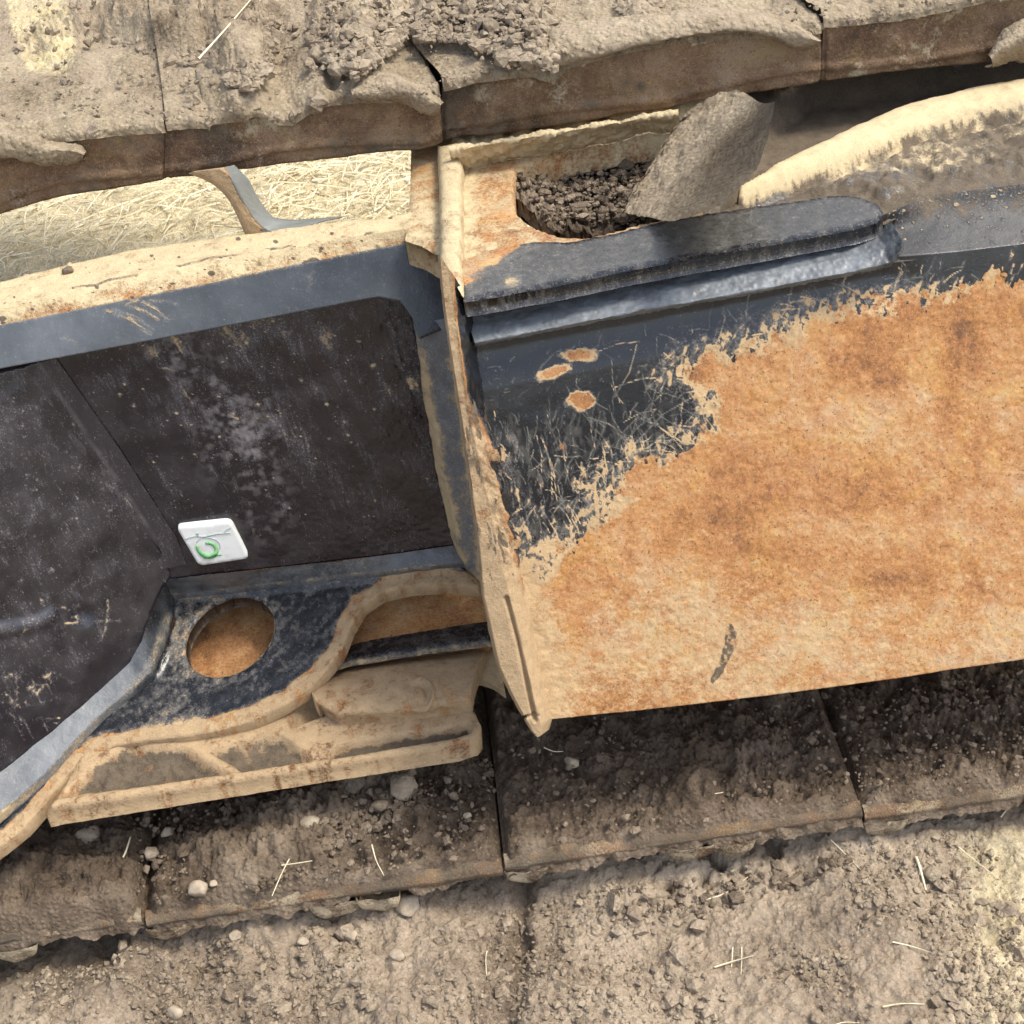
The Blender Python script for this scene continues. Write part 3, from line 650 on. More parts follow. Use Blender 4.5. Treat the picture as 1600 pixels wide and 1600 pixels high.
def gus_disp(V, px, py):
    return .0007 * fbm(V, 60, 4, 102) + .0004 * fbm(V, 300, 3, 103) + .002 * ss(14, 3, dline(px, py, [(266, 934), (500, 908), (720, 882)])) + .003 * ss(16, 3, dline(px, py, [(270, 950), (262, 1000), (240, 1050)])) * (.6 + fbm(V, 200, 3, 104))
plate('gusset_plate', gus_out, GUS, M['cast'], frame, [hole], 3.2, .010, gus_disp, gus_attr, bevel=.0014)
hc = np.vstack([A(hole), A(hole)[:1]])
loft('hole_collar', [hit(hc, shift(GUS, -.002)) , hit(hc, shift(GUS, -.030))], 60, 5, M['steel'], frame, 0, None, lambda V, px, py: dict(film_sheen=cst(V, .03), paint=cst(V, 1), dust=-.12 + .4 * fbm(V, 120, 3, 106), soil=cst(V, -.3)))
# ledge between panel and gusset
loft('bottom_ledge', [hit([(255, 905), (400, 891), (500, 880), (600, 868), (705, 853), (735, 850)], shift(PAN, .001)), hit([(262, 930), (400, 916), (500, 904), (600, 893), (720, 879), (752, 884)], shift(GUS, .006)), hit([(266, 940), (400, 926), (500, 914), (600, 903), (720, 888), (752, 893)], GUS)],
     220, [14, 4], M['steel'], frame, 0, lambda V, px, py: .0010 * fbm(V, 140, 4, 111),
     lambda V, px, py: dict(film_sheen=.4 + .5 * fbm(V, 130, 4, 113), paint=cst(V, 1), dust=.06 + .6 * fbm(V, 130, 4, 112, stretch=(.4, 1, 1)) + .3 * ss(5, 1, np.abs(py - np.interp(px, [262, 500, 720], [930, 904, 879]))), soil=-.3 + .8 * ss(690, 712, px)))
# curved rim round the dish
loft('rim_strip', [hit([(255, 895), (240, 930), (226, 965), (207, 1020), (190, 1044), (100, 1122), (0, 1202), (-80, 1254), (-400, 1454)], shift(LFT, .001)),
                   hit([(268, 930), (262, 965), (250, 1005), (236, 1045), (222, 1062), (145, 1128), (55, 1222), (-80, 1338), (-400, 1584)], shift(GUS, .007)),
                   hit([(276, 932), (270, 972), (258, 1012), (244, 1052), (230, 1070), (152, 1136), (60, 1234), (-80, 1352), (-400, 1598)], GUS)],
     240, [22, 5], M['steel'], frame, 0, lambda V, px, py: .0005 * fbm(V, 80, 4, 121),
     lambda V, px, py: dict(film_sheen=.10 + .50 * ss(245, 190, px) + .3 * fbm(V, 60, 4, 123), paint=cst(V, 1), dust=-.2 + .3 * fbm(V, 110, 4, 122) + .25 * ss(80, 0, px) + .6 * ss(12, 3, dline(px, py, [(262, 965), (236, 1045), (145, 1134), (55, 1230), (-80, 1345)])) , soil=cst(V, -.4)), smooth_rails=True)  # lower left of the rim coloured as if reflecting sky

# unseen box added behind panel and side plate to block light leaks
def box(name, x0, x1, y0, y1, z0, z1, mat, parent):
    V = A([(x, y, z) for x in (x0, x1) for y in (y0, y1) for z in (z0, z1)])
    Fc = [(0, 1, 3, 2), (4, 6, 7, 5), (0, 4, 5, 1), (2, 3, 7, 6), (0, 2, 6, 4), (1, 5, 7, 3)]
    o = link(name, V, Fc, mat, parent, dict(paint=cst(V, 0), dust=cst(V, .1), soil=cst(V, .1)), smooth=False); return o
box('light_blocker', -.40, .42, .118, .14, .09, .33, M['steel'], frame)

# rusty plate seen through the hole and the scallop
plate('backing_plate', [(250, 900), (740, 860), (772, 985), (790, 1085), (770, 1070), (750, 1064), (722, 1064), (540, 1060), (480, 1080), (250, 1100)], shift(GUS, -.034), M['steel'], frame, [], 5, .006, edge_rough(.0006),
      lambda V, px, py: dict(paint=cst(V, 0), dust=-.05 + .3 * fbm(V, 90, 4, 131) + .8 * ss(1000, 1030, py) * ss(460, 500, px), soil=-.25 + .3 * fbm(V, 60, 3, 132) + .35 * ss(700, 760, px)))  # right end darkened in colour as the shaded flap
loft('guard_strip', [hit([(488, 1032), (560, 1004), (640, 990), (740, 974), (766, 970)], shift(GUS, -.024)), hit([(480, 1050), (545, 1028), (640, 1012), (748, 998), (774, 995)], shift(GUS, -.017)), hit([(478, 1064), (543, 1042), (640, 1026), (750, 1012), (778, 1008)], shift(GUS, -.016))], 90, [8, 6], M['steel'], frame, 0, edge_rough(.0008),
     lambda V, px, py: dict(paint=cst(V, 1), dust=.0 + .4 * fbm(V, 150, 4, 133) + .5 * ss(8, 14, py - np.interp(px, [480, 545, 748], [1043, 1021, 990])), soil=cst(V, -.35)))

# bracket strap that bridges the opening
strap = PL(.105, .40, 0)
loft('bracket_strap', [hit([(300, 268), (336, 284), (360, 306), (376, 334), (388, 362), (396, 372)], strap), hit([(345, 262), (364, 282), (378, 308), (390, 336), (408, 357), (440, 362)], strap),
                       hit([(366, 258), (388, 280), (402, 306), (418, 330), (444, 343), (540, 338)], shift(strap, -.020))], 60, [10, 10], M['cast'], frame, .006, edge_rough(.0008),
     lambda V, px, py: dict(film_sheen=cst(V, 1.3), paint=ss(4, 10, px - np.interp(py, [262, 308, 357], [345, 367, 402])), dust=.85 + .3 * fbm(V, 120, 4, 135) - .9 * ss(4, 10, px - np.interp(py, [262, 308, 357], [345, 367, 402])) , soil=.1 - .5 * ss(0, 8, px - np.interp(py, [262, 308, 357], [350, 372, 405]))), smooth_rails=True)  # painted highlight on the right, painted shade on the left face

# leaning bar in the slot
LN = plane3(hit([(1010, 350)], TOP)[0], hit([(975, 322)], shift(TOP, -.004))[0], hit([(1150, 152)], PL(.125, .42, 0))[0])
def lean(px_pts, k):
    return hit(px_pts, k)
l0 = hit([(970, 336), (1000, 288), (1033, 232), (1060, 190), (1078, 176)], shift(LN, -.003))
l1 = hit([(978, 338), (1006, 290), (1040, 234), (1068, 192), (1086, 172)], shift(LN, .001))
l2 = hit([(1010, 351), (1050, 310), (1090, 245), (1122, 196), (1152, 154)], shift(LN, .001))
l3 = hit([(1046, 345), (1088, 314), (1134, 255), (1170, 202), (1188, 160)], shift(LN, -.016))
l4 = hit([(1078, 338), (1126, 322), (1182, 266), (1200, 215), (1212, 160)], shift(LN, -.03))
l2 = l2 + LN[1] * .006 * np.sign(LN[1] @ (CAM - LN[0])); l1 = l1 + LN[1] * .002 * np.sign(LN[1] @ (CAM - LN[0]))
def bar_u(px, py): return px - np.interp(py, [150, 245, 362], [1165, 1082, 1002])
loft('leaning_bar', [l0, l1, l2, l3, l4], 110, [6, 26, 16, 12], M['crust'], frame, 0, lambda V, px, py: .0034 * fbm(V, 140, 5, 141, gain=.6) * ss(40, -10, bar_u(px, py)) + .0009 * fbm(V, 80, 3, 142),
     lambda V, px, py: earth_attr(V, np.clip(.60 + .9 * fbm(V, 120, 4, 143) - .5 * ss(0, 30, bar_u(px, py)), 0, 1), np.clip(.05 + .95 * ss(-5, 55, bar_u(px, py)) + .5 * fbm(V, 90, 4, 144), 0, 1)), curve=True)  # right side of the bar painted darker as its shaded side

# ------------------------------------------------------------------ soil in the slot
so_ = [(792, 235), (780, 340), (860, 385), (1000, 370), (1090, 330), (1110, 170), (900, 215)]
def slot_disp(V, px, py):
    e = -sdpoly(px, py, slot)
    return .018 * ss(75, 5, e) * ss(950, 800, px) + .012 * fbm(V, 70, 4, 151) + .010 * fbm(V, 220, 4, 152) + .004 * fbm(V, 600, 2, 153)
def earth_attr(V, dry=0, damp_shade=0): return dict(dry=cst(V, dry) if np.isscalar(dry) else dry, damp_shade=cst(V, damp_shade) if np.isscalar(damp_shade) else damp_shade)
o = plate('packed_soil', so_, shift(TOP, -.028), M['soil'], None, [], 2.6, .01, slot_disp, lambda V, px, py: earth_attr(V, .5 * ss(900, 810, px) + .2 * fbm(V, 150, 3, 154), .5 * ss(840, 900, px)), back=(0, 0, -1))  # lit left end and bar's shade on the right painted into the soil
tag(o, 'dark crumbly soil packed into the rounded slot of the frame top', 'soil', kind='stuff')

# ------------------------------------------------------------------ chain link and guide below the gusset
ROL = PL(-.005, .10, 48)
link_thing = belt
gl_out = [(70, 1268), (85, 1250), (140, 1150), (300, 1100), (430, 1080), (500, 1050), (735, 1055), (740, 1075), (732, 1098), (742, 1110), (752, 1132), (753, 1146), (745, 1158), (716, 1167), (500, 1201), (300, 1232), (95, 1264)]
GL = plane3(hit([(90, 1280)], PL(-.072, .1, 0))[0], hit([(740, 1165)], PL(-.045, .1, 0))[0], hit([(620, 1080)], PL(.0, .12, 0))[0])
rail = [(85, 1258), (300, 1226), (500, 1196), (712, 1162), (740, 1154), (747, 1134)]
pocket = [(508, 1180), (528, 1164), (565, 1156), (700, 1136), (733, 1131), (738, 1144), (712, 1153), (540, 1184), (515, 1188)]
pk2 = [(318, 1172), (410, 1146), (440, 1146), (492, 1186), (480, 1191), (378, 1208)]
pk3 = [(95, 1246), (150, 1190), (200, 1160), (288, 1166), (362, 1210), (240, 1228)]
def gl_disp(V, px, py):
    h = .0006 * fbm(V, 110, 4, 161)
    h -= .0065 * ss(3, -8, sdpoly(px, py, pocket)) + .007 * ss(3, -14, sdpoly(px, py, pk2)) + .007 * ss(3, -16, sdpoly(px, py, pk3))
    h += .002 * ss(10, 3, dline(px, py, rail))
    top_ = np.interp(px, [430, 500, 540, 735], [1095, 1110, 1124, 1106])
    blk = ss(8, -6, sdpoly(px, py, [(485, 1030), (500, 1100), (530, 1124), (640, 1119), (732, 1106), (730, 1040)]))
    r = np.hypot((px - 655), (py - 1086) * 1.05)
    h += .0035 * ss(4, 1, np.abs(r - 22)) * (px > 650) + .0015 * ss(18, 12, r)
    h -= .008 * ss(8, -4, sdpoly(px, py, [(455, 1130), (470, 1098), (498, 1092), (506, 1112), (490, 1118)]))
    h += .003 * fbm(V, 130, 4, 163) * ss(0, -14, np.minimum(sdpoly(px, py, pk3), sdpoly(px, py, pk2)))
    return h
def gl_attr(V, px, py):
    n = fbm(V, 110, 4, 162)
    pk = np.maximum(np.maximum(ss(2, -8, sdpoly(px, py, pocket)), ss(3, -14, sdpoly(px, py, pk2)) * .85), ss(3, -16, sdpoly(px, py, pk3)))
    return dict(paint=cst(V, 0), tone=-.06 + .2 * n, dust=.74 + .5 * n + .45 * fbm(V, 330, 3, 164), soil=-.4 + 1.35 * pk + .7 * n * pk + .5 * fbm(V, 60, 4, 165) + .4 * fbm(V, 260, 3, 166) + .35 * ss(1060, 1085, py) * ss(520, 440, px) * (1 - pk))
guide = plate('chain_link', gl_out, GL, M['cast'], belt, [], 2.8, .012, gl_disp, gl_attr, bevel=.003)
guide['label'] = 'sandy chain link with a pin boss and recessed pockets'
# track roller above the link
roller = empty('track_roller', hit([(630, 1060)], PL(.02, .1, 0))[0], 'dusty tan track roller in the scalloped opening beside the end plate', 'roller')
def rol_disp(V, px, py):
    r = np.hypot((px - 652), (py - 1086) * 1.05)
    return .0006 * fbm(V, 120, 4, 172) + .0030 * ss(4.5, 1, np.abs(r - 25)) * ss(640, 665, px) - .0015 * ss(5, 1, np.abs(r - 17)) * ss(640, 660, px) + .0012 * ss(14, 8, r)
loft('roller_shell', [hit([(478, 1064), (543, 1040), (640, 1024), (752, 1009), (762, 1008)], shift(GL, -.014)), hit([(482, 1072), (540, 1052), (640, 1036), (742, 1022), (754, 1026)], shift(GL, .004)), hit([(488, 1086), (520, 1080), (640, 1066), (730, 1056), (741, 1062)], shift(GL, .012)),
                      hit([(496, 1100), (528, 1112), (640, 1104), (728, 1090), (736, 1090)], shift(GL, .012)), hit([(503, 1108), (532, 1128), (640, 1121), (732, 1107), (738, 1106)], shift(GL, .003))], 110, [8, 12, 12, 8], M['cast'], roller, .012, rol_disp,
     lambda V, px, py: dict(paint=cst(V, 0), dust=.74 + .5 * fbm(V, 110, 4, 171) + .4 * fbm(V, 330, 3, 173), soil=-.28 + .7 * fbm(V, 90, 4, 174)), curve=True)

# ------------------------------------------------------------------ lower shoes
def pit(V, s): return fbm(V, 35, 4, s) * .012 + fbm(V, 100, 5, s + 3, gain=.65) * .016 + np.abs(fbm(V, 300, 3, s + 6)) * .005
seam0 = hit([(785, 1342)], SHOE)[0][0]
PITCHX = hit([(1352, 1268)], SHOE)[0][0] - seam0
YE = hit([(785, 1342)], SHOE)[0][1]
def shoe_lower(i):
    x0 = seam0 + i * PITCHX + .0008; x1 = x0 + PITCHX - .0016; zz = ZS + (.0, -.004, .001, -.003)[i % 4]
    sh = empty('track_shoe', ((x0 + x1) / 2, .1, zz - .01)); sh.parent = belt; sh.location = A(sh.location) - A(belt.location)
    nx, ny = 210, 190
    xs = np.linspace(x0, x1, nx); ys = np.r_[np.linspace(YE, YE + .21, ny - 4), [.2, .3, .42, .5]]
    X, Y = np.meshgrid(xs, ys); V = np.stack([X.ravel(), Y.ravel(), np.full(X.size, zz)], 1)
    jag = .004 * fbm(V, 40, 3, 181 + i) * ss(.02, 0, V[:, 1] - YE); V[:, 1] += jag
    e = np.minimum(np.minimum(V[:, 0] - x0, x1 - V[:, 0]), V[:, 1] - YE + .001)
    bare = ss(.016, .004, V[:, 1] - YE) * (.5 + .8 * fbm(V, 22, 3, 188 + i) > .35)
    mud = ss(0, .007, e)
    px, py = proj(V)
    mound = 0
    if i == 0: mound = .012 * ss(70, 0, dline(px, py, [(1045, 1120), (1060, 1190), (1075, 1250)])) + .006 * ss(50, 0, np.hypot(px - 1130, py - 1130))
    if i == -1: mound = .010 * ss(110, 10, dline(px, py, [(520, 1260), (420, 1330), (380, 1340)])) + .008 * ss(60, 0, np.hypot(px - 620, py - 1240))
    if i == 1: mound = .006 * ss(140, 0, np.hypot(px - 1500, py - 1180))
    if i == -2: mound = .014 * ss(200, 0, np.hypot(px - 100, py - 1380))
    V[:, 2] += mud * (.003 + pit(V, 190 + i * 11) * (1 - .7 * bare)) + mound * mud - .003 * ss(.004, 0, e)
    spx = ss(400, 330, px) + ss(900, 1060, px)
    spill = np.clip(ss(.0, .2, fbm(V, 26, 4, 197 + 5 * i) + .55 * spx + .08), 0, 1) * ss(.006, .0, V[:, 1] - jag - YE)
    V[:, 1] -= spill * (.005 + .006 * fbm(V, 160, 3, 198)); V[:, 2] -= spill * .010
    n = fbm(V, 60, 4, 195)
    at = dict(dry=np.clip(-.04 + .8 * n + .2 * bare + (.4 if i == -1 else 0) * ss(80, 20, dline(px, py, [(600, 1240), (380, 1370)])), 0, 1), damp_shade=np.clip(.25 + .55 * ss(.04, .12, V[:, 1] - YE) - .6 * n - .5 * bare, 0, 1))  # damp mud, plus painted shade inward under the side plate
    link('mud_crust', V, gridfaces(ny, nx), M['soil'], sh, at)
    # steel body: slab with rounded outer lip, sheared seam ends
    prof = [(YE + .004, zz - .0005), (YE - .001, zz - .002), (YE - .003, zz - .005), (YE - .002, zz - .009), (YE + .004, zz - .011), (YE + .5, zz - .011), (YE + .5, zz - .001)]
    rails = [A([(x0, y, z), (x1, y, z)]) for y, z in prof]
    loft('shoe_plate', rails, 120, [2, 3, 3, 3, 2, 2], M['brown'], sh, 0, lambda V, px, py: .0012 * fbm(V, 90, 4, 201 + i), lambda V, px, py: dict(paint=cst(V, 0), dust=.38 + .6 * fbm(V, 50, 4, 202 + i), soil=cst(V, .48) + .8 * fbm(V, 40, 3, 203 + i)))
    for k, fx in enumerate((.055, .52, .64)):
        gx = x0 + fx * PITCHX; hw = (.013, .016, .012)[k]
        pts = [(gx - hw, zz - .008), (gx - hw * .8, zz - .016), (gx - hw * .45, zz - .0195), (gx + .002, zz - .020), (gx + hw * .5, zz - .0185), (gx + hw * .8, zz - .016), (gx + hw, zz - .008)]
        r0 = A([(x, YE - .004 - .001 * k, z) for x, z in pts]); r1 = r0 + A((0, .45, 0)); c0 = A([(gx, YE - .005 - .001 * k, zz - .009)] * len(pts))
        loft('grouser', [c0, r0 + A((0, 0, 0)), r0 + A((0, .003, -.001)), r1], 28, [5, 2, 3], M['brown'], sh, 0, lambda V, px, py: .004 * fbm(V, 70, 4, 205 + k + 9 * i), lambda V, px, py: dict(paint=cst(V, 0), dust=.6 + .5 * fbm(V, 60, 3, 206), soil=cst(V, .1) + .6 * fbm(V, 45, 3, 207 + i)))
    return sh
for i in (-3, -2, -1, 0, 1, 2): shoe_lower(i)

# ------------------------------------------------------------------ upper shoes
U_top = [[(-450, 278), (-90, 222), (0, 214), (60, 214), (130, 206), (200, 200), (257, 195)],
         [(259, 192), (300, 190), (322, 190), (330, 184), (350, 182), (400, 170), (432, 184), (455, 186), (475, 172), (500, 156), (560, 150), (610, 149), (650, 152), (688, 150)],
         [(692, 132), (740, 119), (790, 112), (830, 108), (858, 118), (868, 112), (884, 96), (960, 76), (1040, 61), (1150, 48), (1215, 50), (1283, 40)],
         [(1286, 31), (1350, 27), (1400, 22), (1440, 14), (1480, 6), (1540, -8), (1600, -14), (1720, -30), (2150, -95)]]
U_bot = [[(-450, 424), (-90, 366), (0, 341), (60, 322), (100, 312), (170, 302), (230, 292), (259, 285)],
         [(257, 285), (330, 277), (420, 265), (520, 253), (600, 244), (650, 240), (692, 230)],
         [(690, 234), (740, 220), (800, 212), (900, 196), (960, 186), (1040, 174), (1120, 160), (1200, 148), (1288, 132)],
         [(1284, 134), (1380, 119), (1450, 112), (1520, 106), (1600, 96), (1720, 76), (2150, 12)]]
U_x = [(-450, 258), (258, 690), (690, 1285), (1285, 2150)]
ZC = .442
UT = plane((0, 0, ZC), (0, 0, 1))
clumps = [[(165, 60), (180, 0), (260, -25), (420, -30), (432, 50), (425, 120), (395, 150), (360, 138), (330, 105), (290, 108), (240, 95)],
          [(480, 60), (490, 0), (560, -20), (640, -20), (640, 60), (590, 105), (560, 130), (510, 110)],
          [(640, 30), (650, -20), (860, -30), (865, 60), (860, 110), (800, 100), (720, 70), (660, 70)],
          [(0, 60), (60, 0), (180, -10), (200, 60), (90, 110), (30, 90)], [(960, 20), (980, -20), (1030, -20), (1030, 20), (1000, 45)]]
def crust_disp(V, px, py):
    h = .0042 * fbm(V, 55, 5, 211, gain=.6) + .0022 * np.abs(fbm(V, 190, 4, 212)) + .0007 * fbm(V, 420, 3, 213)
    for k, c in enumerate(clumps):
        q = ss(10, -30, sdpoly(px, py, c))
        h = h + q * ((.016, .012, .010, .001, .008)[k] + .012 * fbm(V, 90, 4, 215) + .008 * np.abs(fbm(V, 260, 3, 217)))
    for ln, a, wd in (([(130, 110), (230, 100), (300, 108), (350, 140), (375, 168)], .006, 40), ([(515, -20), (512, 60), (520, 130)], -.006, 16), ([(565, 60), (590, 110)], .005, 30)):
        h = h + a * ss(wd, 0, dline(px, py, ln))
    return h
def crust_attr(V, px, py):
    n = fbm(V, 70, 4, 219)
    return dict(straw=1.1 * ss(70, 20, np.abs(px - 55 - py * .25)) * ss(170, 60, py), **earth_attr(V, np.clip(.45 + n + .4 * ss(160, 60, np.abs(px - 90)) * ss(160, 40, py), 0, 1), np.clip(-.15 + .25 * ss(150, 0, np.hypot(px - 300, py - 60)) - .5 * n, 0, 1)))
for i in range(4):
    sh = empty('track_shoe', hit([((U_x[i][0] + U_x[i][1]) / 2, 200)], UP)[0]); sh.location = A(sh.location) - A(belt.location); sh.parent = belt
    tp, bt = U_top[i], U_bot[i]
    n = int((U_x[i][1] - U_x[i][0]) / 2.6)
    def face_disp(V, px, py, i=i):
        sl_ = ss(5, 0, np.abs(px - (U_x[i][0] + 3))) + ss(5, 0, np.abs(px - U_x[i][1]))
        return -.006 * (i == 2) * ss(775, 745, px + (py - 170) * .5) + .0030 * fbm(V, 60, 5, 221 + i) + .0007 * fbm(V, 300, 3, 222) - .0018 * sl_ - .004 * ss(.6, 1, (py - np.interp(px, *zip(*U_bot[i]))) / 20 + 1) + .0015 * ss(9, 3, np.abs(py - np.interp(px, *zip(*U_bot[i])) + 26 + 6 * np.sin(px / 60)))
    def face_attr(V, px, py, i=i):
        nn = fbm(V, 45, 5, 225 + i); ed = py - np.interp(px, *zip(*U_top[i]))
        nq = fbm(V, 160, 4, 228)
        return dict(tone=.32 * fbm(V, 28, 4, 230 + i) + .05 * ss(900, 1300, px), paint=cst(V, 0), dust=.04 + .9 * nn + .5 * nq + .75 * ss(12, 0, ed + 22 * fbm(V, 130, 4, 227)) + .2 * ss(1150, 1450, px), soil=.16 + .8 * fbm(V, 38, 4, 229) + .3 * nq + .5 * (i == 2) * ss(770, 700, px + (py - 170) * .4) - .4 * ss(900, 1300, px) + .2 * ss(45, 100, ed))  # notch and lower edge darkened as shade, right end lightened as lit
    if i == 1:
        pass
    loft('shoe_plate', [hit(tp, UP), hit(bt, UP), hit([(x, y + 1) for x, y in bt], PL(YU + .004, .4, 0)), hit(bt, PL(YU, .4, 0)) + A((0, .42, .004))], n, [34, 2, 3], M['brown'], sh, 0, face_disp, face_attr)
    front = hit(tp, PL(YU - .0015, .42, 0)); fr2 = front + A((0, .006, .003 + .0012 * (i % 2)))
    xa, xb = U_x[i]
    xa, xb = xa - 5, xb + 5
    back_px = np.stack([np.linspace(xa + (-22, -22, -150, -130)[i], xb + (-22, -125, -115, -22)[i], 12), np.interp(np.linspace(xa, xb, 12), [p[0] for p in tp], [p[1] for p in tp]) * 0 - 62], 1)
    bk = hit(back_px, shift(UT, .006 + .0016 * (i % 2))); bk2 = bk + A((0, .42, 0))
    fl_ = front.copy(); fl_[:, 2] -= .004; fl_[:, 1] -= .0005
    loft('mud_crust', [fl_, front, fr2, bk, bk2], n, [3, 3, 74, 3], M['crust'], sh, 0, crust_disp, crust_attr)
def beak(i_parent, up_, lo_, nm='grouser', yo=.010, dry=.8):
    sh = [c for c in belt.children if c.name.startswith('track_shoe')][4 + i_parent]
    a = hit(up_, PL(YU + .012, .45, 30)); b_ = hit([((u[0] + l[0]) / 2, (u[1] + l[1]) / 2 - 4) for u, l in zip(up_, lo_)], PL(YU - yo * .3, .45, 30)); c = hit(lo_, PL(YU - yo, .44, 0)); d = c + A((0, .012, -.004))
    loft(nm, [a, b_, c, d], 140, [12, 12, 5], M['crust'], sh, 0, lambda V, px, py: .0040 * fbm(V, 70, 5, 231, gain=.6) + .0012 * np.abs(fbm(V, 260, 3, 233)), lambda V, px, py: earth_attr(V, np.clip(dry + fbm(V, 90, 4, 232), 0, 1), 0), smooth_rails=True, curve=True)
beak(2, [(862, 70), (870, 42), (960, 27), (1060, 17), (1150, 12), (1220, 22), (1262, 42), (1284, 64)], [(866, 112), (884, 98), (960, 78), (1040, 63), (1150, 50), (1215, 58), (1252, 74), (1280, 73)])
beak(1, [(545, 140), (590, 117), (612, 117), (650, 130), (680, 147), (691, 162)], [(552, 152), (575, 152), (605, 152), (640, 163), (672, 175), (687, 174)])
beak(0, [(-90, 180), (0, 188), (40, 202), (72, 216), (118, 223), (134, 238)], [(-90, 262), (0, 244), (40, 250), (80, 256), (112, 256), (130, 250)], dry=.4)
beak(3, [(1546, 86), (1560, 60), (1580, 40), (1605, 28), (1720, 5)], [(1550, 104), (1565, 100), (1585, 96), (1610, 92), (1720, 72)], yo=.012)

# ------------------------------------------------------------------ ground: one sheet, fine where it is seen
def axis(lo, hi, step, far):
    a = list(np.arange(lo, hi, step)); d = step
    x = a[-1]
    while x < far: d *= 1.22; x += d; a.append(x)
    d = step; x = a[0]; pre = []
    while x > -far: d *= 1.22; x -= d; pre.append(x)
    return A(pre[::-1] + a)
gx_, gy_ = axis(-.46, .50, .0015, 40), axis(-.27, -.03, .0014, 40)
X, Y = np.meshgrid(gx_, gy_); V = np.stack([X.ravel(), Y.ravel(), np.full(X.size, GZ)], 1)
near = ss(.9, .5, np.hypot(V[:, 0], V[:, 1]))
px, py = proj(V)
vis = near > 0
h = np.zeros(len(V)); P = V[vis]; q, r_ = px[vis], py[vis]
left = ss(760, 640, q)
diag = fbm(P, 55, 4, 301, stretch=(1.0, .35, 1)) * .010 * (.5 + .7 * left)
# slanted drag marks on the left, where the soil was smeared
Pd = np.stack([P[:, 0] * .85 + P[:, 1] * .5, P[:, 1] * .22 - P[:, 0] * .12, P[:, 2]], 1)
drag = fbm(Pd, 190, 3, 302) * .006 * ss(90, 250, q) * ss(640, 520, q)
hh = .024 * fbm(P, 11, 3, 303) + .010 * fbm(P, 45, 5, 304, gain=.6) + diag + drag + .004 * np.abs(fbm(P, 150, 4, 305)) + .0035 * fbm(P, 380, 3, 306)
hh -= .011 * ss(34, 0, dline(q, r_, [(818, 1365), (806, 1420), (812, 1500), (796, 1580), (800, 1640)]) + 26 * fbm(P, 60, 4, 307)) * (.7 + fbm(P, 25, 2, 308))
hh -= .010 * ss(60, 0, dline(q, r_, [(-60, 1500), (60, 1470), (140, 1465)]))
hh += .010 * ss(60, 5, dline(q, r_, [(230, 1480), (150, 1540), (60, 1620)])) + .008 * ss(80, 10, np.hypot(q - 700, r_ - 1500))
hh -= .012 * ss(40, 5, dline(q, r_, [(1050, 1350), (1130, 1330), (1200, 1320)])) * (fbm(P, 90, 3, 309) > 0)
hh -= .010 * ss(.03, 0, P[:, 1] - YE + .012)
h[vis] = hh * near[vis]
V[:, 2] += h
n = fbm(V, 25, 4, 311)
yel = ss(1380, 1560, px) * ss(1230, 1300, py) * .62 + ss(.25, .5, V[:, 1])
damp_shade = np.clip(ss(60, 0, py - np.interp(px, [0, 430, 800, 1350, 1600], [1455, 1400, 1355, 1275, 1245])) * .55 + ss(120, 30, dline(px, py, [(-50, 1480), (150, 1480)])) * .7 + ss(30, 6, dline(px, py, [(826, 1375), (806, 1450), (800, 1560)])) * .6 + ss(60, 15, np.hypot(px - 250, (py - 1590) * 1.0)) * .7 - .6 * n, 0, 1) * (V[:, 1] < .2)  # damp zones plus the lower-left stone's painted shadow; darker along shoe edge and groove
dry = np.clip(.12 + .8 * n + .25 * ss(850, 1200, px), 0, 1)
gnd = link('ground', V, gridfaces(len(gy_), len(gx_)), M['ground'], None, dict(straw=yel, dry=dry, damp_shade=damp_shade), origin=(0, 0, 0))
tag(gnd, 'dry crumbly soil with drag marks and straw in front of and behind the track', kind='structure')
GH = (gx_, gy_, V[:, 2].reshape(len(gy_), len(gx_)))
def gheight(x, y):
    i = np.clip(np.searchsorted(gx_, x), 0, len(gx_) - 1); j = np.clip(np.searchsorted(gy_, y), 0, len(gy_) - 1)
    return GH[2][j, i]

# ------------------------------------------------------------------ loose crumbs (uncountable) and single stones
bmv = None
def ico(sub=1):
    import bmesh
    bm = bmesh.new(); bmesh.ops.create_icosphere(bm, subdivisions=sub, radius=1)
    v = A([x.co[:] for x in bm.verts]); f = np.array([[q.index for q in x.verts] for x in bm.faces]); bm.free(); return v, f
IV, IF = ico(1); IV2, IF2 = ico(3)
def crumbs(name, C, R, mat, label, cat, seed=1, dryv=.5):
    g = np.random.default_rng(seed); n = len(C)
    S = R[:, None] * g.uniform(.65, 1.2, (n, 3)); S[:, 2] *= .8
    D = 1 + .28 * g.normal(0, 1, (n, len(IV)))
    ang = g.uniform(0, 6.28, n); c, s = np.cos(ang), np.sin(ang)
    Q = IV[None] * D[..., None] * S[:, None]
    x = Q[..., 0] * c[:, None] - Q[..., 1] * s[:, None]; y = Q[..., 0] * s[:, None] + Q[..., 1] * c[:, None]
    Vv = (np.stack([x, y, Q[..., 2]], -1) + C[:, None]).reshape(-1, 3)
    Ff = (IF[None] + (np.arange(n) * len(IV))[:, None, None]).reshape(-1, 3)
    o = link(name, Vv, Ff, mat, None, dict(straw=np.zeros(n * len(IV)), dry=np.repeat(g.uniform(0, 2 * dryv, n).clip(0, 1), len(IV)), damp_shade=np.repeat(g.uniform(-.6, .5, n).clip(0, 1), len(IV))), smooth=False)
    return tag(o, label, cat, kind='stuff')
def inpoly(poly, n, g):
    p = A(poly); out = []
    while len(out) < n:
        c = g.uniform(p.min(0), p.max(0), (n * 3, 2)); k = sdpoly(c[:, 0], c[:, 1], p) < 0; out += c[k].tolist()
    return A(out[:n])
g = np.random.default_rng(44)
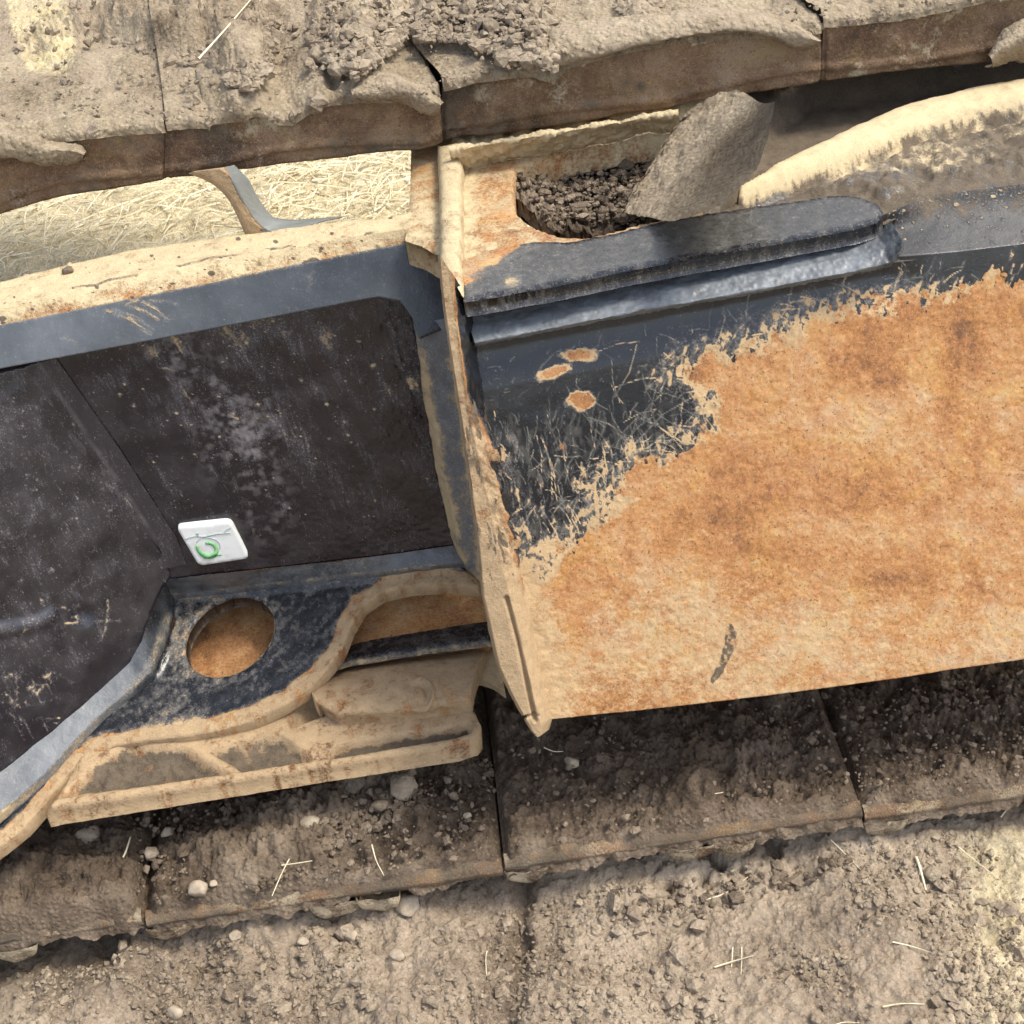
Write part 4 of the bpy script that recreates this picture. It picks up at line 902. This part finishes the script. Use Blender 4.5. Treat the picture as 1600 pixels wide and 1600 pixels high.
pts = np.stack([g.uniform(-60, 1660, 26000), g.uniform(1250, 1660, 26000)], 1)
H3 = hit(pts, plane((0, 0, GZ), (0, 0, 1))); dens = fbm(H3, 30, 4, 320)
dens = dens + .7 * fbm(H3, 9, 3, 322); k = (H3[:, 1] < YE - .004) & (dens + g.uniform(-.2, .2, len(pts)) > .08); H3 = H3[k]
H3[:, 2] = gheight(H3[:, 0], H3[:, 1])
R_ = .0005 + g.gamma(1.3, .00045, len(H3))
crumbs('soil_crumbs', H3, R_, M['clod'], 'loose crumbs of dry soil scattered over the ground in front of the track', 'soil', 2)
pts = np.stack([g.uniform(-60, 1660, 900), g.uniform(1270, 1660, 900)], 1); H4 = hit(pts, plane((0, 0, GZ), (0, 0, 1)))
H4 = H4[(H4[:, 1] < YE - .006) & (fbm(H4, 18, 3, 321) > .02)]; H4[:, 2] = gheight(H4[:, 0], H4[:, 1])
crumbs('soil_lumps', H4, .0016 + g.gamma(1.5, .0011, len(H4)), M['ground'], 'larger lumps of dry soil strewn over the ground in front of the track', 'soil', 6)
C, R2 = [], []
for poly, nn, rr in (([(380, 1250), (540, 1190), (640, 1190), (660, 1260), (560, 1310), (470, 1350), (400, 1400), (350, 1330)], 620, .0017), ([(0, 1290), (330, 1230), (420, 1250), (360, 1340), (60, 1340)], 420, .0011),
                     ([(1020, 1110), (1080, 1100), (1130, 1170), (1090, 1240), (1040, 1220)], 260, .0017), ([(800, 1130), (1290, 1090), (1340, 1250), (800, 1330)], 500, .0009), ([(1300, 1090), (1600, 1050), (1600, 1220), (1350, 1260)], 420, .0009),
                     ([(0, 1340), (430, 1330), (700, 1200), (770, 1180), (775, 1330), (430, 1390), (0, 1440)], 600, .0009), ([(940, 1330), (1100, 1300), (1330, 1270), (1330, 1300), (1100, 1350), (960, 1370)], 300, .0016)):
    p = inpoly(poly, nn, g); h3 = hit(p, plane((0, 0, ZS + .006), (0, 0, 1)))
    if nn == 300: h3[:, 2] = gheight(h3[:, 0], h3[:, 1])
    C.append(h3); R2.append(rr * (.45 + g.gamma(1.4, .5, nn)))
C, R2 = np.vstack(C), np.concatenate(R2); C[:, 2] += g.uniform(-.002, .002, len(C))
crumbs('shoe_soil', C, R2, M['soil'], 'loose soil crumbs heaped on the lower track shoes', 'soil', 3, .45)
C, R2 = [], []
for kx, (c, nn) in enumerate(zip(clumps, (6200, 2600, 4200, 60, 420))):
    p = inpoly(c, nn, g); e = np.clip(-sdpoly(p[:, 0], p[:, 1], c) / 40, 0, 1)
    h3 = hit(p, UT); h3[:, 2] += .002 + g.uniform(0, 1, nn) * .012 * e; C.append(h3); R2.append(.0007 + g.gamma(1.2, .0009, nn))
nn = 3800; p = np.stack([g.uniform(-60, 1660, nn), g.uniform(-60, 190, nn)], 1)
tl = np.interp(p[:, 0], [q[0] for t in U_top for q in t], [q[1] for t in U_top for q in t]); p = p[p[:, 1] < tl + 1]
h3 = hit(p, UT); h3 = h3[fbm(h3, 40, 4, 330) > -.02]; h3[:, 2] += .001; C.append(h3); R2.append(.0004 + g.gamma(1.3, .0005, len(h3)))
for i in range(4):                                  # lumps clinging along the worn front edge
    t = resample(U_top[i], 70); t = t + g.normal(0, 2.5, t.shape) + A((0, 2)); h3 = hit(t, PL(YU - .001, .42, 0)); C.append(h3); R2.append(.0006 + g.gamma(1.2, .0011, 70))
C, R2 = np.vstack(C), np.concatenate(R2)
crumbs('caked_soil', C, R2, M['clod'], 'grey brown crumbly soil heaped between the grousers of the upper track', 'soil', 4, .35)
p = inpoly([(806, 265), (802, 325), (850, 362), (990, 350), (1060, 290), (1070, 215)], 2600, g); h3 = hit(p, shift(TOP, -.022))
h3[:, 2] += .012 * ss(900, 800, p[:, 0]) + g.uniform(-.004, .007, 2600)
crumbs('slot_soil', h3, .0005 + g.gamma(1.5, .00065, 2600), M['soil'], 'dark soil crumbs lying in the slot beside the leaning bar', 'soil', 5, .5)

stones = [(140, 1311, 17, 'pale rounded square pebble on the muddy left shoe near the black plate', 0), (150, 1374, 12, 'flat pale earth clod on the muddy left shoe below the square pebble', 0), (312, 1393, 16, 'pale angular stone at the outer edge of the left shoe', 0),
          (334, 1382, 7, 'small whitish stone beside the pale angular stone', 0), (334, 1422, 6, 'tiny round pebble just below the edge of the left shoe', 1), (630, 1236, 22, 'big crumbly earth clod under the pale guide lip', 0), (612, 1213, 14, 'smooth pale clod touching the underside of the guide lip', 0),
          (553, 1225, 24, 'dark rounded earth lump below the guide lip', 0), (528, 1255, 14, 'oval tan stone left of the big crumbly clod', 0), (594, 1262, 13, 'round tan pebble below the big crumbly clod', 0), (484, 1288, 15, 'wedge shaped tan stone in the middle of the soil heap', 0),
          (449, 1314, 13, 'white tipped stone at the front of the soil heap', 0), (414, 1288, 12, 'rough pale stone at the left of the soil heap', 0), (730, 1276, 6, 'tiny pale pebble near the seam left of the end plate', 0), (632, 1408, 17, 'yellowish flat stone below the lip of the shoe', 1),
          (470, 1462, 8, 'grey pebble on the ground under the shoe lip, leftmost of three', 1), (518, 1460, 8, 'grey pebble on the ground under the shoe lip, middle of three', 1), (545, 1450, 10, 'grey pebble on the ground under the shoe lip, rightmost of three', 1),
          (616, 1484, 11, 'pale lump beside a dark hollow in the ground', 1), (267, 1567, 12, 'bright pale stone above a dark hollow at the lower left', 1), (366, 1460, 8, 'small pale slab under the shoe edge', 1), (893, 1194, 11, 'flat tan flake on the middle shoe', 0),
          (1458, 1358, 13, 'whitish crumbly lump on the ground right of the thick straw', 1), (262, 1303, 9, 'pale pebble at the top of the left shoe', 0), (108, 425, 8, 'dark clod lying on the sandy flange', 2), (235, 1335, 11, 'half buried grey pebble on the left shoe', 0), (865, 95, 9, 'pale nugget at the edge of the upper track mud', 3)]
for s_, (x, y, r, lab, on) in enumerate(stones):
    pl_ = (plane((0, 0, ZS + .006), (0, 0, 1)), plane((0, 0, GZ + .002), (0, 0, 1)), TOP, UT)[on]
    c = hit([(x, y)], pl_)[0]; dist = np.linalg.norm(c - CAM); rr = r * dist / F
    if on == 1: c[2] = gheight(c[0], c[1])
    D = 1 + .55 * fbm(IV2 + s_ * 3.1, 1.3, 4, 400 + s_); U_ = IV2 * D[:, None]
    gg = np.random.default_rng(500 + s_); nrm = gg.normal(0, 1, (7, 3)); nrm /= np.linalg.norm(nrm, axis=1, keepdims=True)
    for q in nrm:                                   # broken facets
        dd = U_ @ q; cut = gg.uniform(.55, .85); U_ = U_ - np.outer(np.maximum(dd - cut, 0) * .85, q)
    Vv = U_ * rr * A((1.05, .95, .75)) * 1.08 + c + A((0, 0, rr * .35))
    dark = lab.startswith('dark') or 'crumbly' in lab or 'earth' in lab
    o = link('clod' if dark else 'stone', Vv, IF2, M['clod'] if dark else M['stone'], None, earth_attr(Vv, .5 if 'pale' in lab else .15, .6 if lab.startswith('dark') else 0))
    tag(o, lab, 'clod' if dark else 'stone', 'loose stones and clods on the track and ground')

def tube(P, r, nseg=6, taper=True):
    P = resample(A(P), 10, True); T = np.gradient(P, axis=0); T /= np.linalg.norm(T, axis=1, keepdims=True)
    u = np.cross(T, A((.3, .2, 1))); u /= np.linalg.norm(u, axis=1, keepdims=True); v = np.cross(T, u)
    an = np.linspace(0, 2 * math.pi, nseg, endpoint=False); w_ = (np.linspace(1, .5, 10) if taper else np.ones(10)) * r
    V = (P[:, None] + w_[:, None, None] * (np.cos(an)[None, :, None] * u[:, None] + np.sin(an)[None, :, None] * v[:, None])).reshape(-1, 3)
    f = []
    for i in range(9):
        for j in range(nseg):
            a = i * nseg + j; b = i * nseg + (j + 1) % nseg; f.append((a, b, b + nseg, a + nseg))
    return V, f
straws = [([(1068, 1248), (1100, 1243), (1130, 1238)], 1.2, 0, 'straight pale straw lying on the middle lower shoe'), ([(1095, 1384), (1135, 1370), (1168, 1349)], 1.3, 1, 'curved straw on the ground below the middle shoe'),
          ([(1115, 1484), (1145, 1476), (1178, 1475)], 1.3, 1, 'bent pale straw crossed by two upright stalks'), ([(1144, 1455), (1142, 1478), (1140, 1495)], .9, 1, 'short upright stalk crossing the bent straw, left one'), ([(1158, 1455), (1158, 1478), (1157, 1500)], .9, 1, 'short upright stalk crossing the bent straw, right one'),
          ([(1380, 1561), (1410, 1557), (1445, 1556)], 1.4, 1, 'straight white straw near the bottom right'), ([(1432, 1329), (1438, 1350), (1448, 1375)], 2.6, 1, 'thick broken straw stub below the right shoe'), ([(1395, 1468), (1425, 1472), (1455, 1481)], 1.1, 1, 'thin arched straw on the ground at the right'),
          ([(1240, 1302), (1252, 1293), (1264, 1282)], 1.4, 1, 'short white straw at the shoe edge right of centre'), ([(581, 1320), (588, 1345), (600, 1368)], 1.2, 0, 'bent straw hanging over the lip of the left middle shoe'), ([(440, 1352), (462, 1349), (488, 1345)], 1.1, 0, 'thin straw lying across the lower soil heap'),
          ([(452, 1342), (440, 1365), (425, 1400)], 1.1, 0, 'forked pale stalk pointing down over the shoe lip'), ([(755, 1448), (754, 1475), (756, 1506)], 1.0, 1, 'thin upright straw beside the groove in the ground'), ([(172, 1352), (192, 1340), (205, 1304)], 2.0, 0, 'pale root fork on the muddy left shoe'),
          ([(1290, 1300), (1320, 1322), (1345, 1348)], .9, 1, 'thin slanting straw under the right shoe seam'), ([(1500, 1306), (1530, 1325), (1565, 1348)], 1.0, 1, 'fine straw in the yellowish soil at the right'), ([(1566, 1262), (1580, 1250), (1600, 1232)], 1.2, 1, 'pale straw at the right border beside the shoe'),
          ([(310, 92), (350, 48), (398, -8)], 1.6, 3, 'long straw leaning across the soil heap on the upper track'), ([(850, 1168), (865, 1174), (880, 1174)], 1.0, 0, 'small pale twig by the pointed foot of the end plate'), ([(1295, 1584), (1320, 1578), (1345, 1579)], 1.0, 1, 'faint straw at the bottom edge right of centre')]
for P2, r, on, lab in straws:
    pl_ = (plane((0, 0, ZS + .011), (0, 0, 1)), plane((0, 0, GZ + .004), (0, 0, 1)), TOP, shift(UT, .016))[on]
    P3 = hit(P2, pl_)
    if on == 1: P3[:, 2] = gheight(P3[:, 0], P3[:, 1]) + .0015
    Vv, f = tube(P3, r * .9 / F * 1.0)
    tag(link('straw_stalk', Vv, f, M['straw'], None), lab, 'straw', 'single straws on the soil')

# dry grass on the ground behind the machine
g = np.random.default_rng(77); VV, FF, off = [], [], 0
for _ in range(5200):
    x, y = g.uniform(-.55, .25), g.uniform(.42, 1.5); L = g.gamma(2.2, .016) + .01; a = g.uniform(0, 6.28)
    c = A((x, y, GZ + g.uniform(.0, .012))); d = A((math.cos(a), math.sin(a), g.normal(.05, .15))) * L; b = A((g.normal(0, .15), g.normal(0, .15), g.uniform(0, .2))) * L
    P = resample(A([c, c + d * .5 + b, c + d]), 5); s_ = A((-math.sin(a), math.cos(a), .2)) * g.uniform(.0004, .0010)
    VV.append(np.vstack([P - s_, P + s_, P + A((0, 0, .0012))]))
    for i in range(4):
        FF += [(off + i, off + i + 1, off + 11 + i, off + 10 + i), (off + 10 + i, off + 11 + i, off + 6 + i, off + 5 + i)]
    off += 15
tag(link('dry_grass', np.vstack(VV), FF, M['straw'], None), 'matted dry yellow grass on the ground behind the track frame', 'grass', kind='stuff')

# ------------------------------------------------------------------ white tag on the recessed panel
TG = shift(PAN, .0045)
tg = empty('tag_plate', hit([(332, 885)], PAN)[0], 'small white square tag with a green curl, on the dark recessed panel', 'tag')
def rounded(c, r=.12, n=5):
    c = A(c); o = []
    for i in range(4):
        p, a, b = c[i], c[i - 1], c[(i + 1) % 4]
        s, e = p + (a - p) * r, p + (b - p) * r
        for t in np.linspace(0, 1, n): o.append((1 - t) ** 2 * s + 2 * t * (1 - t) * p + t * t * e)
    return A(o)
plate('tag_body', rounded([(275, 824), (361, 815), (390, 873), (311, 885)]), TG, M['white'], tg, [], 3, .0055, bevel=.0006)
TP = shift(TG, .0004)
def stroke(name, pts, w0, w1, mat):
    P = resample(A(pts), 26, True); T = np.gradient(P, axis=0); T /= np.linalg.norm(T, axis=1, keepdims=True); Nn = np.stack([-T[:, 1], T[:, 0]], 1)
    ww = np.interp(np.linspace(0, 1, 26), [0, .5, 1], [w0, w1, w0])[:, None]
    return loft(name, [hit(P - Nn * ww, TP), hit(P + Nn * ww, TP)], 26, 1, mat, tg, .0003)
cx, cy = 325, 857
stroke('green_curl', [(321, 849), (331, 850), (338, 857), (336, 866), (326, 870), (315, 866), (309, 858), (308, 852)], 1.8, 4.2, M['green'])
stroke('green_curl', [(318, 872), (326, 871), (336, 868), (346, 867)], 1.0, 2.2, M['green'])
stroke('green_curl', [(307, 848), (312, 842), (322, 840), (336, 843), (343, 850), (344, 858)], .4, .9, M['grey'])
stroke('printed_line', [(289, 843), (305, 838), (318, 839), (332, 836), (345, 834), (360, 833)], .7, 1.3, M['grey'])
stroke('printed_line', [(306, 836), (309, 834), (309, 838)], .8, 1.4, M['grey'])
stroke('printed_line', [(350, 832), (356, 827), (361, 825)], .4, .7, M['grey'])
